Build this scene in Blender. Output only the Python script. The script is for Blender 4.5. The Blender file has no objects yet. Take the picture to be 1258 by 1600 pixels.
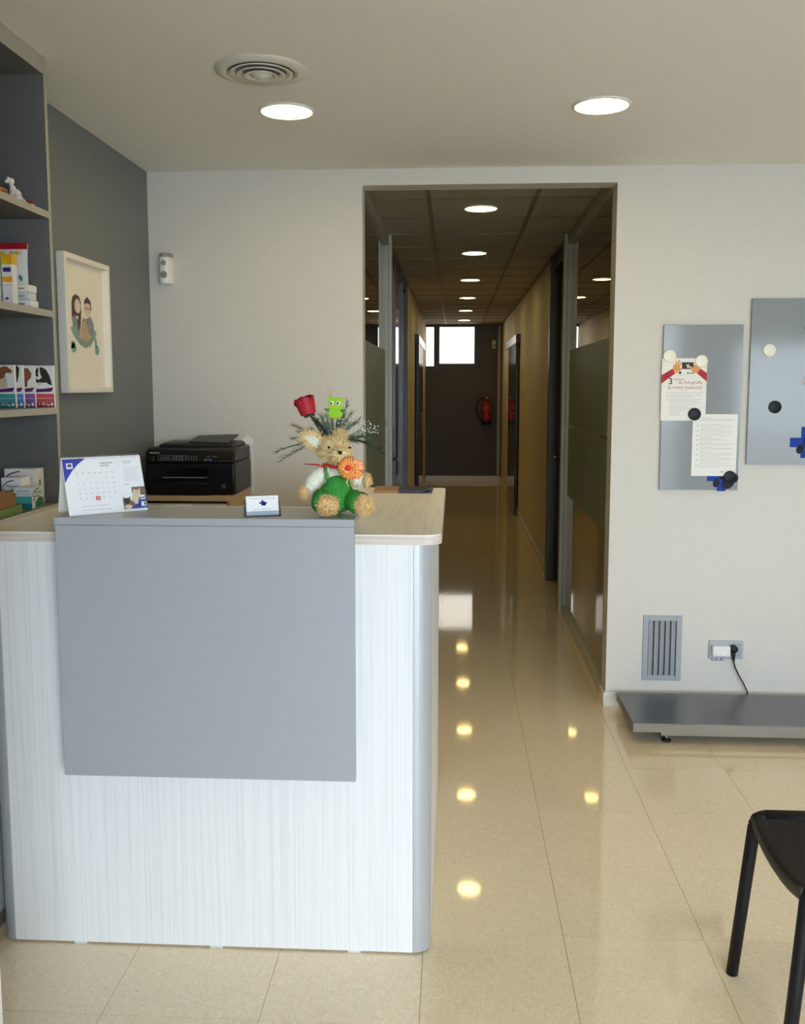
import bpy, math, random
import numpy as np
from mathutils import Vector, Matrix, Euler

random.seed(7)
PI = math.pi
sc = bpy.context.scene
COL = sc.collection

# ------------------------------------------------------------------ camera
cam_d = bpy.data.cameras.new('camera')
cam_d.sensor_fit = 'VERTICAL'
cam_d.sensor_height = 24.0
cam_d.lens = 1440.0 / 1600.0 * 24.0
cam_d.shift_y = -40.0 / 1600.0
cam_d.clip_start = 0.02
cam = bpy.data.objects.new('camera', cam_d)
COL.objects.link(cam)
cam.location = (0, 0, 1.57)
cam.rotation_euler = (PI / 2 - math.radians(6.1435), 0, math.radians(3.201))
sc.camera = cam

# ------------------------------------------------------------------ world / light / exposure
world = bpy.data.worlds.new('overcast_sky')
sc.world = world
world.use_nodes = True
bg = world.node_tree.nodes['Background']
bg.inputs[0].default_value = (0.75, 0.87, 1.0, 1)
bg.inputs[1].default_value = 18.0
LAMP = 20.0            # radiance of a corridor downlight diffuser
LAMP_RECEPTION = 44.0  # the reception downlights carry stronger lamps
LAMP_COL = (1.0, 0.74, 0.26, 1)

def portal(name, loc, rot, sx, sy):
    l = bpy.data.lights.new(name, 'AREA')
    l.shape = 'RECTANGLE'; l.size = sx; l.size_y = sy
    l.cycles.is_portal = True
    o = bpy.data.objects.new(name, l); COL.objects.link(o)
    o.location = loc; o.rotation_euler = rot
# openings through which the daylight enters
portal('daylight_portal_shop_window', (1.3, -1.95, 1.275), (PI / 2, 0, 0), 2.6, 2.25)
portal('daylight_portal_side_window', (3.75, -1.95, 1.3), (PI / 2, 0, 0), 1.2, 1.6)
portal('daylight_portal_end_window', (-0.02, 15.66, 2.25), (-PI / 2, 0, 0), 0.9, 0.7)

sc.view_settings.view_transform = 'Standard'
sc.view_settings.look = 'None'
sc.view_settings.gamma = 1.0
sc.view_settings.use_curve_mapping = False
sc.view_settings.exposure = 0.0
sc.cycles.use_denoising = True
sc.cycles.max_bounces = 10
sc.cycles.diffuse_bounces = 5
sc.cycles.glossy_bounces = 5
sc.cycles.transmission_bounces = 8
sc.cycles.transparent_max_bounces = 12
sc.cycles.caustics_reflective = False
sc.cycles.caustics_refractive = False
sc.cycles.sample_clamp_indirect = 6.0

# ------------------------------------------------------------------ materials
def lin(c):
    return tuple(((v / 255.0) / 12.92 if v / 255.0 <= 0.04045 else ((v / 255.0 + 0.055) / 1.055) ** 2.4) for v in c)

MATS = {}
def pm(name, rgb, rough=0.5, metal=0.0, var=0.05, scale=30.0, bump=0.0, stretch=(1, 1, 1), coat=0.0, spec=0.5, sheen=0.0, detail=4):
    """principled material with a procedural noise tint (and optional relief)"""
    m = bpy.data.materials.new(name); m.use_nodes = True
    nt = m.node_tree; b = nt.nodes['Principled BSDF']
    tc = nt.nodes.new('ShaderNodeTexCoord'); mp = nt.nodes.new('ShaderNodeMapping')
    mp.inputs['Scale'].default_value = stretch
    nz = nt.nodes.new('ShaderNodeTexNoise'); nz.inputs['Scale'].default_value = scale; nz.inputs['Detail'].default_value = detail
    nt.links.new(tc.outputs['Object'], mp.inputs[0]); nt.links.new(mp.outputs[0], nz.inputs['Vector'])
    cr = nt.nodes.new('ShaderNodeValToRGB')
    c = lin(rgb)
    cr.color_ramp.elements[0].position = 0.3; cr.color_ramp.elements[1].position = 0.7
    cr.color_ramp.elements[0].color = tuple(max(0, v * (1 - var)) for v in c) + (1,)
    cr.color_ramp.elements[1].color = tuple(min(1, v * (1 + var)) for v in c) + (1,)
    nt.links.new(nz.outputs['Fac'], cr.inputs[0]); nt.links.new(cr.outputs[0], b.inputs['Base Color'])
    b.inputs['Roughness'].default_value = rough
    b.inputs['Metallic'].default_value = metal
    b.inputs['Specular IOR Level'].default_value = spec
    b.inputs['Coat Weight'].default_value = coat
    b.inputs['Coat Roughness'].default_value = 0.05
    b.inputs['Sheen Weight'].default_value = sheen
    if bump:
        bp = nt.nodes.new('ShaderNodeBump'); bp.inputs['Strength'].default_value = bump; bp.inputs['Distance'].default_value = 0.002
        nt.links.new(nz.outputs['Fac'], bp.inputs['Height']); nt.links.new(bp.outputs[0], b.inputs['Normal'])
    MATS[name] = m
    return m

def terrazzo(name):
    m = bpy.data.materials.new(name); m.use_nodes = True
    nt = m.node_tree; b = nt.nodes['Principled BSDF']; N = nt.nodes.new; L = nt.links.new
    geo = N('ShaderNodeNewGeometry'); oi = N('ShaderNodeObjectInfo')
    off = N('ShaderNodeVectorMath'); off.operation = 'MULTIPLY_ADD'
    L(oi.outputs['Random'], off.inputs[0]); off.inputs[1].default_value = (13, 7, 3)
    L(geo.outputs['Position'], off.inputs[2])
    vo = N('ShaderNodeTexVoronoi'); vo.inputs['Scale'].default_value = 190.0
    L(off.outputs[0], vo.inputs['Vector'])
    cr = N('ShaderNodeValToRGB')
    e = cr.color_ramp.elements
    e[0].position = 0.0; e[0].color = lin((222, 200, 162)) + (1,)
    e[1].position = 1.0; e[1].color = lin((255, 244, 218)) + (1,)
    x = e.new(0.12); x.color = lin((243, 221, 184)) + (1,)
    x = e.new(0.80); x.color = lin((248, 228, 194)) + (1,)
    L(vo.outputs['Color'], cr.inputs[0])
    nz = N('ShaderNodeTexNoise'); nz.inputs['Scale'].default_value = 90.0; nz.inputs['Detail'].default_value = 6
    L(off.outputs[0], nz.inputs['Vector'])
    mx = N('ShaderNodeMix'); mx.data_type = 'RGBA'; mx.blend_type = 'MULTIPLY'; mx.inputs[0].default_value = 1.0
    r2 = N('ShaderNodeValToRGB'); r2.color_ramp.elements[0].position = 0.35; r2.color_ramp.elements[1].position = 0.62
    r2.color_ramp.elements[0].color = (0.94, 0.93, 0.91, 1); r2.color_ramp.elements[1].color = (1, 1, 1, 1)
    L(nz.outputs['Fac'], r2.inputs[0]); L(cr.outputs[0], mx.inputs[6]); L(r2.outputs[0], mx.inputs[7])
    hv = N('ShaderNodeHueSaturation'); mr = N('ShaderNodeMapRange')
    mr.inputs['To Min'].default_value = 0.985; mr.inputs['To Max'].default_value = 1.015
    L(oi.outputs['Random'], mr.inputs[0]); L(mr.outputs[0], hv.inputs['Value']); L(mx.outputs[2], hv.inputs['Color'])
    L(hv.outputs[0], b.inputs['Base Color'])
    b.inputs['Roughness'].default_value = 0.05
    n2 = N('ShaderNodeTexNoise'); n2.inputs['Scale'].default_value = 6.0
    L(geo.outputs['Position'], n2.inputs['Vector'])
    bp = N('ShaderNodeBump'); bp.inputs['Strength'].default_value = 0.012; bp.inputs['Distance'].default_value = 0.01
    L(n2.outputs['Fac'], bp.inputs['Height']); L(bp.outputs[0], b.inputs['Normal'])
    b.inputs['Specular IOR Level'].default_value = 0.75
    MATS[name] = m
    return m

def woodgrain(name, light, dark, vec, rough=0.35, amount=0.5, scale=1.0):
    """grain that runs along one axis: vec is the frequency on x, y, z"""
    m = bpy.data.materials.new(name); m.use_nodes = True
    nt = m.node_tree; b = nt.nodes['Principled BSDF']; N = nt.nodes.new; L = nt.links.new
    geo = N('ShaderNodeNewGeometry'); mp = N('ShaderNodeMapping'); mp.inputs['Scale'].default_value = vec
    L(geo.outputs['Position'], mp.inputs[0])
    n1 = N('ShaderNodeTexNoise'); n1.inputs['Scale'].default_value = scale; n1.inputs['Detail'].default_value = 8; n1.inputs['Roughness'].default_value = 0.65
    n1.inputs['Distortion'].default_value = 0.3
    L(mp.outputs[0], n1.inputs['Vector'])
    cr = N('ShaderNodeValToRGB'); e = cr.color_ramp.elements
    e[0].position = 0.36; e[0].color = lin(dark) + (1,)
    e[1].position = 0.52; e[1].color = lin(light) + (1,)
    L(n1.outputs['Fac'], cr.inputs[0])
    mx = N('ShaderNodeMix'); mx.data_type = 'RGBA'; mx.inputs[0].default_value = amount
    mx.inputs[6].default_value = lin(light) + (1,)
    L(cr.outputs[0], mx.inputs[7]); L(mx.outputs[2], b.inputs['Base Color'])
    b.inputs['Roughness'].default_value = rough
    MATS[name] = m
    return m

def glassmat(name, tint, refl=1.0, rough=0.0):
    m = bpy.data.materials.new(name); m.use_nodes = True
    nt = m.node_tree; nt.nodes.remove(nt.nodes['Principled BSDF']); N = nt.nodes.new; L = nt.links.new
    out = nt.nodes['Material Output']
    tr = N('ShaderNodeBsdfTransparent'); gl = N('ShaderNodeBsdfGlossy'); gl.inputs['Roughness'].default_value = rough
    nz = N('ShaderNodeTexNoise'); nz.inputs['Scale'].default_value = 2.0
    cr = N('ShaderNodeValToRGB'); t = lin(tint)
    cr.color_ramp.elements[0].color = tuple(v * 0.97 for v in t) + (1,); cr.color_ramp.elements[1].color = t + (1,)
    L(nz.outputs['Fac'], cr.inputs[0]); L(cr.outputs[0], tr.inputs[0])
    fr = N('ShaderNodeFresnel'); fr.inputs[0].default_value = 1.5
    mu = N('ShaderNodeMath'); mu.operation = 'MULTIPLY'; mu.inputs[1].default_value = refl; mu.use_clamp = True
    mx = N('ShaderNodeMixShader')
    L(fr.outputs[0], mu.inputs[0]); L(mu.outputs[0], mx.inputs[0]); L(tr.outputs[0], mx.inputs[1]); L(gl.outputs[0], mx.inputs[2])
    L(mx.outputs[0], out.inputs[0])
    MATS[name] = m
    return m

def frostmat(name, rgb):
    m = bpy.data.materials.new(name); m.use_nodes = True
    nt = m.node_tree; nt.nodes.remove(nt.nodes['Principled BSDF']); N = nt.nodes.new; L = nt.links.new
    out = nt.nodes['Material Output']
    tl = N('ShaderNodeBsdfTranslucent'); df = N('ShaderNodeBsdfDiffuse'); gl = N('ShaderNodeBsdfGlossy'); gl.inputs['Roughness'].default_value = 0.45
    nz = N('ShaderNodeTexNoise'); nz.inputs['Scale'].default_value = 400.0
    cr = N('ShaderNodeValToRGB'); t = lin(rgb)
    cr.color_ramp.elements[0].color = tuple(v * 0.9 for v in t) + (1,); cr.color_ramp.elements[1].color = t + (1,)
    L(nz.outputs['Fac'], cr.inputs[0]); L(cr.outputs[0], tl.inputs[0]); L(cr.outputs[0], df.inputs[0])
    m1 = N('ShaderNodeMixShader'); m1.inputs[0].default_value = 0.4
    L(tl.outputs[0], m1.inputs[1]); L(df.outputs[0], m1.inputs[2])
    fr = N('ShaderNodeFresnel'); fr.inputs[0].default_value = 1.35
    m2 = N('ShaderNodeMixShader'); L(fr.outputs[0], m2.inputs[0]); L(m1.outputs[0], m2.inputs[1]); L(gl.outputs[0], m2.inputs[2])
    L(m2.outputs[0], out.inputs[0])
    MATS[name] = m
    return m

def emitmat(name, col, s):
    m = bpy.data.materials.new(name); m.use_nodes = True
    nt = m.node_tree; b = nt.nodes['Principled BSDF']
    b.inputs['Base Color'].default_value = (0.9, 0.9, 0.88, 1)
    b.inputs['Emission Color'].default_value = col
    b.inputs['Emission Strength'].default_value = s
    MATS[name] = m
    return m

pm('wall_paint', (214, 209, 200), 0.6, var=0.015, scale=60, bump=0.04)
pm('corridor_paint', (238, 226, 196), 0.6, var=0.015, scale=60, bump=0.04)
pm('ceiling_paint', (240, 238, 232), 0.75, var=0.01, scale=50, bump=0.03)
pm('grey_paint', (118, 122, 123), 0.6, var=0.03, scale=60, bump=0.05)
pm('dark_paint', (92, 88, 90), 0.6, var=0.03, scale=40)
pm('white_trim', (236, 235, 230), 0.4, var=0.01)
pm('hall_tile_board', (186, 178, 156), 0.85, var=0.06, scale=220, bump=0.15)
pm('grid_bar', (128, 122, 106), 0.6, var=0.02)
pm('grout', (168, 152, 124), 0.8, var=0.1)
terrazzo('terrazzo')
woodgrain('white_laminate', (238, 238, 238), (196, 199, 203), (150, 150, 1.3), 0.35, 0.30)
woodgrain('ash_worktop', (252, 247, 236), (226, 214, 194), (140, 3, 110), 0.30, 0.5)
woodgrain('ash_edge', (222, 210, 198), (180, 164, 150), (3, 40, 330), 0.4, 0.75)
woodgrain('beech', (196, 164, 122), (168, 134, 94), (3, 60, 160), 0.45, 0.5)
pm('panel_grey', (168, 170, 175), 0.42, var=0.015, scale=80)
pm('slab_grey', (166, 166, 160), 0.3, var=0.015, scale=80)
pm('shelf_grey', (106, 107, 105), 0.5, var=0.03, scale=70)
pm('shelf_edge', (176, 170, 156), 0.45, var=0.02, scale=70)
pm('aluminium', (188, 191, 196), 0.42, metal=0.35, var=0.02, scale=12, stretch=(40, 40, 0.5))
pm('aluminium_frame', (172, 168, 152), 0.45, metal=0.1, var=0.03, scale=12)
pm('rail_cream', (206, 200, 178), 0.4, var=0.02)
pm('clear_plastic', (214, 218, 224), 0.2, var=0.01)
pm('stainless', (122, 122, 124), 0.30, metal=1.0, var=0.06, scale=5, stretch=(1, 30, 1))
pm('stainless_edge', (138, 131, 120), 0.5, metal=0.8, var=0.05, scale=8, stretch=(1, 1, 30))
pm('black_rubber', (22, 20, 20), 0.6, var=0.1)
pm('black_plastic', (10, 10, 11), 0.38, var=0.1, scale=60, spec=0.35)
pm('black_gloss', (10, 10, 12), 0.16, var=0.1)
pm('chair_black', (16, 15, 18), 0.5, var=0.08, scale=90, spec=0.3)
pm('chair_seat', (34, 31, 30), 0.6, spec=0.3, var=0.08, scale=200, bump=0.1)
pm('chair_apron', (52, 46, 38), 0.55, var=0.08, scale=200, bump=0.1)
pm('door_dark', (48, 46, 42), 0.12, var=0.05, scale=8, coat=0.5)
pm('door_grey', (60, 57, 54), 0.3, var=0.05, scale=8)
pm('bronze_frame', (52, 46, 42), 0.4, var=0.05)
pm('light_box', (190, 198, 212), 0.18, metal=0.6, var=0.03)
pm('board_grey', (146, 151, 154), 0.09, var=0.015, scale=10, spec=0.24)
pm('paper', (240, 238, 232), 0.7, var=0.01, scale=90)
pm('paper_white', (248, 249, 252), 0.6, var=0.008, scale=90)
pm('ink_grey', (150, 148, 146), 0.7, var=0.1)
pm('ink_light', (196, 196, 198), 0.7, var=0.05)
pm('ink_dark', (44, 40, 38), 0.7, var=0.1)
pm('ink_red', (176, 84, 84), 0.7, var=0.1)
pm('ink_green', (52, 104, 76), 0.7, var=0.1)
pm('sleeve_red', (176, 40, 52), 0.7, var=0.1)
pm('skin_print', (226, 158, 96), 0.7, var=0.08)
pm('phone_print', (48, 34, 24), 0.6, var=0.3, scale=60)
pm('magnet_cream', (240, 236, 214), 0.35, var=0.02)
pm('magnet_black', (24, 25, 28), 0.35, var=0.05, spec=0.15)
pm('emblem_blue', (14, 58, 150), 0.5, var=0.05, spec=0.2)
pm('emblem_navy', (18, 20, 34), 0.5, var=0.1, spec=0.2)
pm('vent_grey', (160, 166, 170), 0.45, var=0.02)
pm('vent_slat', (150, 152, 156), 0.5, var=0.03)
pm('vent_dark', (70, 72, 78), 0.7, var=0.05)
pm('socket_plate', (176, 180, 188), 0.35, var=0.02)
pm('white_plastic', (238, 236, 232), 0.35, var=0.01)
pm('grey_plastic', (140, 138, 132), 0.35, var=0.03)
pm('vent_white', (220, 217, 208), 0.5, var=0.01)
pm('frame_white', (236, 232, 220), 0.4, var=0.01)
pm('mat_board', (240, 234, 220), 0.7, var=0.01)
pm('hair_brown', (88, 66, 56), 0.7, var=0.2)
pm('print_face', (226, 208, 190), 0.7, var=0.03)
pm('print_coat', (140, 146, 150), 0.7, var=0.1)
pm('print_dog', (196, 168, 132), 0.7, var=0.15)
pm('print_teal', (132, 168, 160), 0.7, var=0.1)
pm('ext_red', (168, 22, 26), 0.3, var=0.05)
pm('straw', (242, 206, 152), 0.75, var=0.30, scale=170)
pm('straw_dark', (232, 192, 136), 0.8, var=0.34, scale=190)
pm('ear_white', (236, 234, 214), 0.8, var=0.06, scale=120, bump=0.3)
pm('sleeve_white', (240, 238, 220), 0.85, var=0.12, scale=160, bump=0.9)
pm('green_cloth', (58, 150, 56), 0.85, var=0.2, scale=160, bump=0.5)
pm('green_strap', (96, 150, 70), 0.8, var=0.2, scale=160)
pm('ribbon_orange', (240, 120, 40), 0.4, var=0.1)
pm('ribbon_yellow', (250, 196, 120), 0.4, var=0.05)
pm('ribbon_red', (206, 38, 36), 0.4, var=0.1)
pm('rose_red', (176, 18, 40), 0.6, var=0.15, scale=60)
pm('leaf_dark', (44, 62, 34), 0.6, var=0.3, scale=60)
pm('fern_green', (66, 84, 58), 0.7, var=0.3, scale=60)
pm('fern_pale', (108, 126, 108), 0.7, var=0.2, scale=60)
pm('breath_white', (246, 246, 236), 0.8, var=0.02)
pm('wheat', (222, 196, 150), 0.8, var=0.12, scale=60)
pm('owl_green', (150, 208, 44), 0.8, var=0.06, scale=120)
pm('owl_wing', (84, 120, 44), 0.8, var=0.15, scale=120)
pm('stick_wood', (226, 208, 166), 0.7, var=0.1)
pm('cal_blue', (52, 66, 170), 0.55, var=0.03)
pm('cal_red', (222, 56, 60), 0.6, var=0.03)
pm('cat_brown', (120, 100, 84), 0.7, var=0.3, scale=180)
pm('cat_cream', (222, 204, 180), 0.7, var=0.12, scale=180)
pm('cat_dark', (64, 50, 46), 0.7, var=0.2, scale=180)
pm('steel_wire', (196, 198, 204), 0.3, metal=0.9, var=0.02)
pm('lcd', (64, 70, 66), 0.2, var=0.05)
pm('key_grey', (120, 122, 124), 0.4, var=0.1)
pm('key_red', (190, 40, 40), 0.4, var=0.1)
pm('key_blue', (60, 110, 190), 0.4, var=0.1)
pm('drawer_white', (206, 204, 196), 0.4, var=0.02)
pm('leaflet_blue', (44, 46, 62), 0.35, var=0.25, scale=25)
pm('leaflet_tan', (176, 132, 88), 0.35, var=0.25, scale=25)
pm('box_white', (238, 234, 228), 0.45, var=0.02)
pm('box_grey', (206, 212, 214), 0.45, var=0.02)
pm('box_teal', (70, 166, 160), 0.45, var=0.05)
pm('box_teal_dark', (22, 110, 116), 0.45, var=0.05)
pm('box_blue', (74, 146, 214), 0.45, var=0.05)
pm('box_blue_dark', (24, 84, 160), 0.45, var=0.05)
pm('box_purple', (150, 82, 154), 0.45, var=0.05)
pm('box_purple_dark', (84, 40, 104), 0.45, var=0.05)
pm('box_red', (206, 84, 84), 0.45, var=0.05)
pm('box_red_dark', (160, 34, 40), 0.45, var=0.05)
pm('box_violet', (92, 34, 96), 0.45, var=0.05)
pm('dog_brown', (142, 84, 54), 0.6, var=0.25, scale=120)
pm('dog_black', (42, 36, 34), 0.6, var=0.25, scale=120)
pm('dog_tan', (214, 190, 160), 0.6, var=0.15, scale=120)
pm('cap_yellow', (240, 178, 24), 0.4, var=0.04)
pm('cap_green', (120, 190, 40), 0.4, var=0.04)
pm('navy_print', (40, 34, 104), 0.5, var=0.06)
pm('band_red', (170, 24, 36), 0.4, var=0.04)
pm('cardboard', (132, 92, 58), 0.75, var=0.1, scale=80)
pm('card_green', (104, 122, 62), 0.6, var=0.08)
pm('orange_box', (206, 120, 66), 0.6, var=0.08)
pm('ceramic_white', (238, 234, 224), 0.3, var=0.03)
pm('bounce_pavement', (190, 188, 184), 0.9, var=0.1, scale=4)  # unseen street surface, made pale to bounce daylight onto the ceiling
glassmat('clear_glass', (250, 251, 251), 1.0)
glassmat('hall_glass', (104, 110, 92), 1.9)  # dark tint puts the gloom of the rooms behind into the glass
glassmat('dimming_glass', (176, 168, 158), 1.0)  # tint added to dim and warm the daylight of the end window
glassmat('acrylic', (236, 240, 244), 1.0)
frostmat('frosted', (186, 202, 146))
emitmat('lamp_glow', LAMP_COL, LAMP)
emitmat('lamp_glow_strong', LAMP_COL, LAMP_RECEPTION)

# ------------------------------------------------------------------ mesh building
class MB:
    def __init__(s): s.v = []; s.f = []
    def add(s, vs, fs):
        o = len(s.v); s.v += [tuple(p) for p in vs]; s.f += [tuple(i + o for i in f) for f in fs]; return s
    def box(s, x0, x1, y0, y1, z0, z1):
        return s.add([(x0, y0, z0), (x1, y0, z0), (x1, y1, z0), (x0, y1, z0), (x0, y0, z1), (x1, y0, z1), (x1, y1, z1), (x0, y1, z1)],
                     [(0, 3, 2, 1), (4, 5, 6, 7), (0, 1, 5, 4), (1, 2, 6, 5), (2, 3, 7, 6), (3, 0, 4, 7)])
    def prism(s, pts, z0, z1):
        """polygon in xy (counter-clockwise) extruded in z"""
        n = len(pts)
        return s.add([(x, y, z0) for x, y in pts] + [(x, y, z1) for x, y in pts],
                     [tuple(range(n - 1, -1, -1)), tuple(range(n, 2 * n))] + [(i, (i + 1) % n, n + (i + 1) % n, n + i) for i in range(n)])
    def prismx(s, pts, x0, x1):
        n = len(pts)
        return s.add([(x0, y, z) for y, z in pts] + [(x1, y, z) for y, z in pts],
                     [tuple(range(n - 1, -1, -1)), tuple(range(n, 2 * n))] + [(i, (i + 1) % n, n + (i + 1) % n, n + i) for i in range(n)])
    def prismy(s, pts, y0, y1):
        n = len(pts)
        return s.add([(x, y0, z) for x, z in pts] + [(x, y1, z) for x, z in pts],
                     [tuple(range(n)), tuple(range(2 * n - 1, n - 1, -1))] + [(i, n + i, n + (i + 1) % n, (i + 1) % n) for i in range(n)])
    def lathe(s, prof, c=(0, 0, 0), n=32, axis='z'):
        """prof: (r, h) pairs"""
        vs = []
        for r, h in prof:
            for k in range(n):
                a = 2 * PI * k / n
                x, y = r * math.cos(a), r * math.sin(a)
                if axis == 'z': p = (x, y, h)
                elif axis == 'y': p = (x, h, y)
                else: p = (h, x, y)
                vs.append((p[0] + c[0], p[1] + c[1], p[2] + c[2]))
        fs = []
        m = len(prof)
        for i in range(m - 1):
            for k in range(n):
                fs.append((i * n + k, i * n + (k + 1) % n, (i + 1) * n + (k + 1) % n, (i + 1) * n + k))
        if prof[0][0] > 1e-6: fs.append(tuple(range(n - 1, -1, -1)))
        if prof[-1][0] > 1e-6: fs.append(tuple((m - 1) * n + k for k in range(n)))
        return s.add(vs, fs)
    def ring(s, prof, c=(0, 0, 0), n=32, axis='z'):
        """closed profile revolved: a ring with no caps"""
        o = MB(); o.lathe(prof + [prof[0]], c, n, axis)
        fs = [f for f in o.f if len(f) == 4]
        return s.add(o.v, fs)
    def ellipsoid(s, c, r, nu=20, nv=12, rot=None):
        vs = []; fs = []
        for j in range(nv + 1):
            t = PI * j / nv
            for i in range(nu):
                a = 2 * PI * i / nu
                p = Vector((r[0] * math.sin(t) * math.cos(a), r[1] * math.sin(t) * math.sin(a), r[2] * math.cos(t)))
                if rot: p = rot @ p
                vs.append((p.x + c[0], p.y + c[1], p.z + c[2]))
        for j in range(nv):
            for i in range(nu):
                fs.append((j * nu + i, (j + 1) * nu + i, (j + 1) * nu + (i + 1) % nu, j * nu + (i + 1) % nu))
        return s.add(vs, fs)
    def tube(s, pts, r, n=8, cap=True):
        pts = [Vector(p) for p in pts]
        rs = r if isinstance(r, (list, tuple)) else [r] * len(pts)
        vs = []; fs = []
        up = Vector((0.13, 0.21, 0.97))
        for i, p in enumerate(pts):
            d = (pts[min(i + 1, len(pts) - 1)] - pts[max(i - 1, 0)]).normalized()
            a = d.cross(up)
            if a.length < 1e-4: a = d.cross(Vector((1, 0, 0)))
            a.normalize(); b = d.cross(a)
            for k in range(n):
                t = 2 * PI * k / n
                vs.append(tuple(p + (a * math.cos(t) + b * math.sin(t)) * rs[i]))
        for i in range(len(pts) - 1):
            for k in range(n):
                fs.append((i * n + k, i * n + (k + 1) % n, (i + 1) * n + (k + 1) % n, (i + 1) * n + k))
        if cap:
            fs.append(tuple(range(n - 1, -1, -1))); fs.append(tuple((len(pts) - 1) * n + k for k in range(n)))
        return s.add(vs, fs)
    def strand(s, p, q, w):
        p = Vector(p); q = Vector(q); d = q - p
        a = d.cross(Vector((random.uniform(-1, 1), random.uniform(-1, 1), random.uniform(-1, 1))))
        if a.length < 1e-7: return s
        a = a.normalized() * w; b = d.cross(a).normalized() * w
        return s.add([p + a, p - a * 0.5 + b * 0.8, p - a * 0.5 - b * 0.8, q], [(0, 1, 3), (1, 2, 3), (2, 0, 3)])
    def obj(s, name, mat, parent=None, off=(0, 0, 0), smooth=False, bevel=0.0, seg=2):
        me = bpy.data.meshes.new(name)
        me.from_pydata([(x - off[0], y - off[1], z - off[2]) for x, y, z in s.v], [], s.f)
        me.update()
        import bmesh
        bm = bmesh.new(); bm.from_mesh(me)
        bmesh.ops.recalc_face_normals(bm, faces=bm.faces) if not getattr(s, 'flat', False) else None
        bm.to_mesh(me); bm.free()
        me.materials.append(MATS[mat])
        o = bpy.data.objects.new(name, me); COL.objects.link(o)
        if parent: o.parent = parent
        if smooth:
            for p in me.polygons: p.use_smooth = True
        if bevel:
            b = o.modifiers.new('bevel', 'BEVEL'); b.width = bevel; b.segments = seg; b.limit_method = 'ANGLE'; b.angle_limit = math.radians(40)
            for p in me.polygons: p.use_smooth = True
            me.set_sharp_from_angle(angle=math.radians(50)) if hasattr(me, 'set_sharp_from_angle') else None
        return o

def box(*a): return MB().box(*a)

def tag(o, label=None, cat=None, group=None, kind=None):
    if label: o['label'] = label
    if cat: o['category'] = cat
    if group: o['group'] = group
    if kind: o['kind'] = kind
    return o

def thing(name, label, cat, loc=(0, 0, 0), rz=0.0, group=None, kind=None, rx=0.0):
    o = bpy.data.objects.new(name, None); COL.objects.link(o)
    o.empty_display_size = 0.05
    o.location = loc; o.rotation_euler = (rx, 0, rz)
    return tag(o, label, cat, group, kind)

def struct(name, mb, mat, label=None, **k):
    o = mb.obj(name, mat, **k); o['kind'] = 'structure'
    if label: o['label'] = label
    return o

_txt = {}
def text_geo(s, bold=False):
    """outline of a word in the built-in font at size 1, origin at its left baseline"""
    if s in _txt: return _txt[s]
    cu = bpy.data.curves.new('t', 'FONT'); cu.body = s; cu.size = 1.0; cu.resolution_u = 2
    if bold: cu.offset = 0.018
    ob = bpy.data.objects.new('t', cu); COL.objects.link(ob)
    dg = bpy.context.evaluated_depsgraph_get(); dg.update()
    me = ob.evaluated_get(dg).to_mesh()
    v = [(p.co.x, p.co.y) for p in me.vertices]; f = [tuple(q.vertices) for q in me.polygons]
    ob.evaluated_get(dg).to_mesh_clear()
    bpy.data.objects.remove(ob); bpy.data.curves.remove(cu)
    _txt[s] = (v, f)
    return _txt[s]

JOINED = ('printed_text', 'printed_bullet', 'printed_numerals')
class Face:
    """flat print laid on a surface: origin, right and up in local coordinates of the parent"""
    def __init__(s, O, R, U, h=0.0004):
        s.O = Vector(O); s.R = Vector(R).normalized(); s.U = Vector(U).normalized(); s.N = s.R.cross(s.U); s.h = h; s.cur = []; s.joined = {}
    def _mb(s, key):
        if key[0] in JOINED:
            if key not in s.joined: s.joined[key] = MB(); s.joined[key].flat = True; s.cur.append((key, s.joined[key]))
            return s.joined[key]
        mb = MB(); mb.flat = True; s.cur.append((key, mb)); return mb
    def pt(s, u, v, lvl): return s.O + s.R * u + s.U * v + s.N * (s.h * (1 + lvl))
    def poly(s, key, pts, lvl=0, mb=None):
        (mb or s._mb(key)).add([s.pt(u, v, lvl) for u, v in pts], [tuple(range(len(pts)))]); return s
    def rect(s, key, u0, u1, v0, v1, lvl=0): return s.poly(key, [(u0, v0), (u1, v0), (u1, v1), (u0, v1)], lvl)
    def disc(s, key, u, v, ru, rv=None, lvl=0, n=20, a0=0.0):
        rv = rv or ru
        ca, sa = math.cos(a0), math.sin(a0)
        return s.poly(key, [(u + ru * math.cos(2 * PI * k / n) * ca - rv * math.sin(2 * PI * k / n) * sa,
                             v + ru * math.cos(2 * PI * k / n) * sa + rv * math.sin(2 * PI * k / n) * ca) for k in range(n)], lvl)
    def text(s, key, t, u, v, size, lvl=0, width=None, bold=False, center=False):
        vs, fs = text_geo(t, bold)
        w = max(x for x, y in vs) or 1
        sx = size if width is None else width / w
        if center: u -= w * sx / 2
        s._mb(key).add([s.pt(u + x * sx, v + y * size, lvl) for x, y in vs], fs); return s
    def line(s, key, pts, w, lvl=0):
        """a ribbon of constant width along pts, one piece"""
        L_, R_ = [], []
        for i, (x, y) in enumerate(pts):
            a = pts[max(i - 1, 0)]; b = pts[min(i + 1, len(pts) - 1)]
            L = math.hypot(b[0] - a[0], b[1] - a[1]) or 1
            nx, ny = -(b[1] - a[1]) / L * w / 2, (b[0] - a[0]) / L * w / 2
            L_.append((x + nx, y + ny)); R_.append((x - nx, y - ny))
        mb = s._mb(key); n = len(pts)
        mb.add([s.pt(u, v, lvl) for u, v in R_ + L_], [(i, i + 1, n + i + 1, n + i) for i in range(n - 1)])
        return s
    def build(s, parent):
        for (nm, mat), mb in s.cur:
            o = mb.obj(nm, mat, parent)
            if nm in JOINED: o['kind'] = 'stuff'

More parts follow.
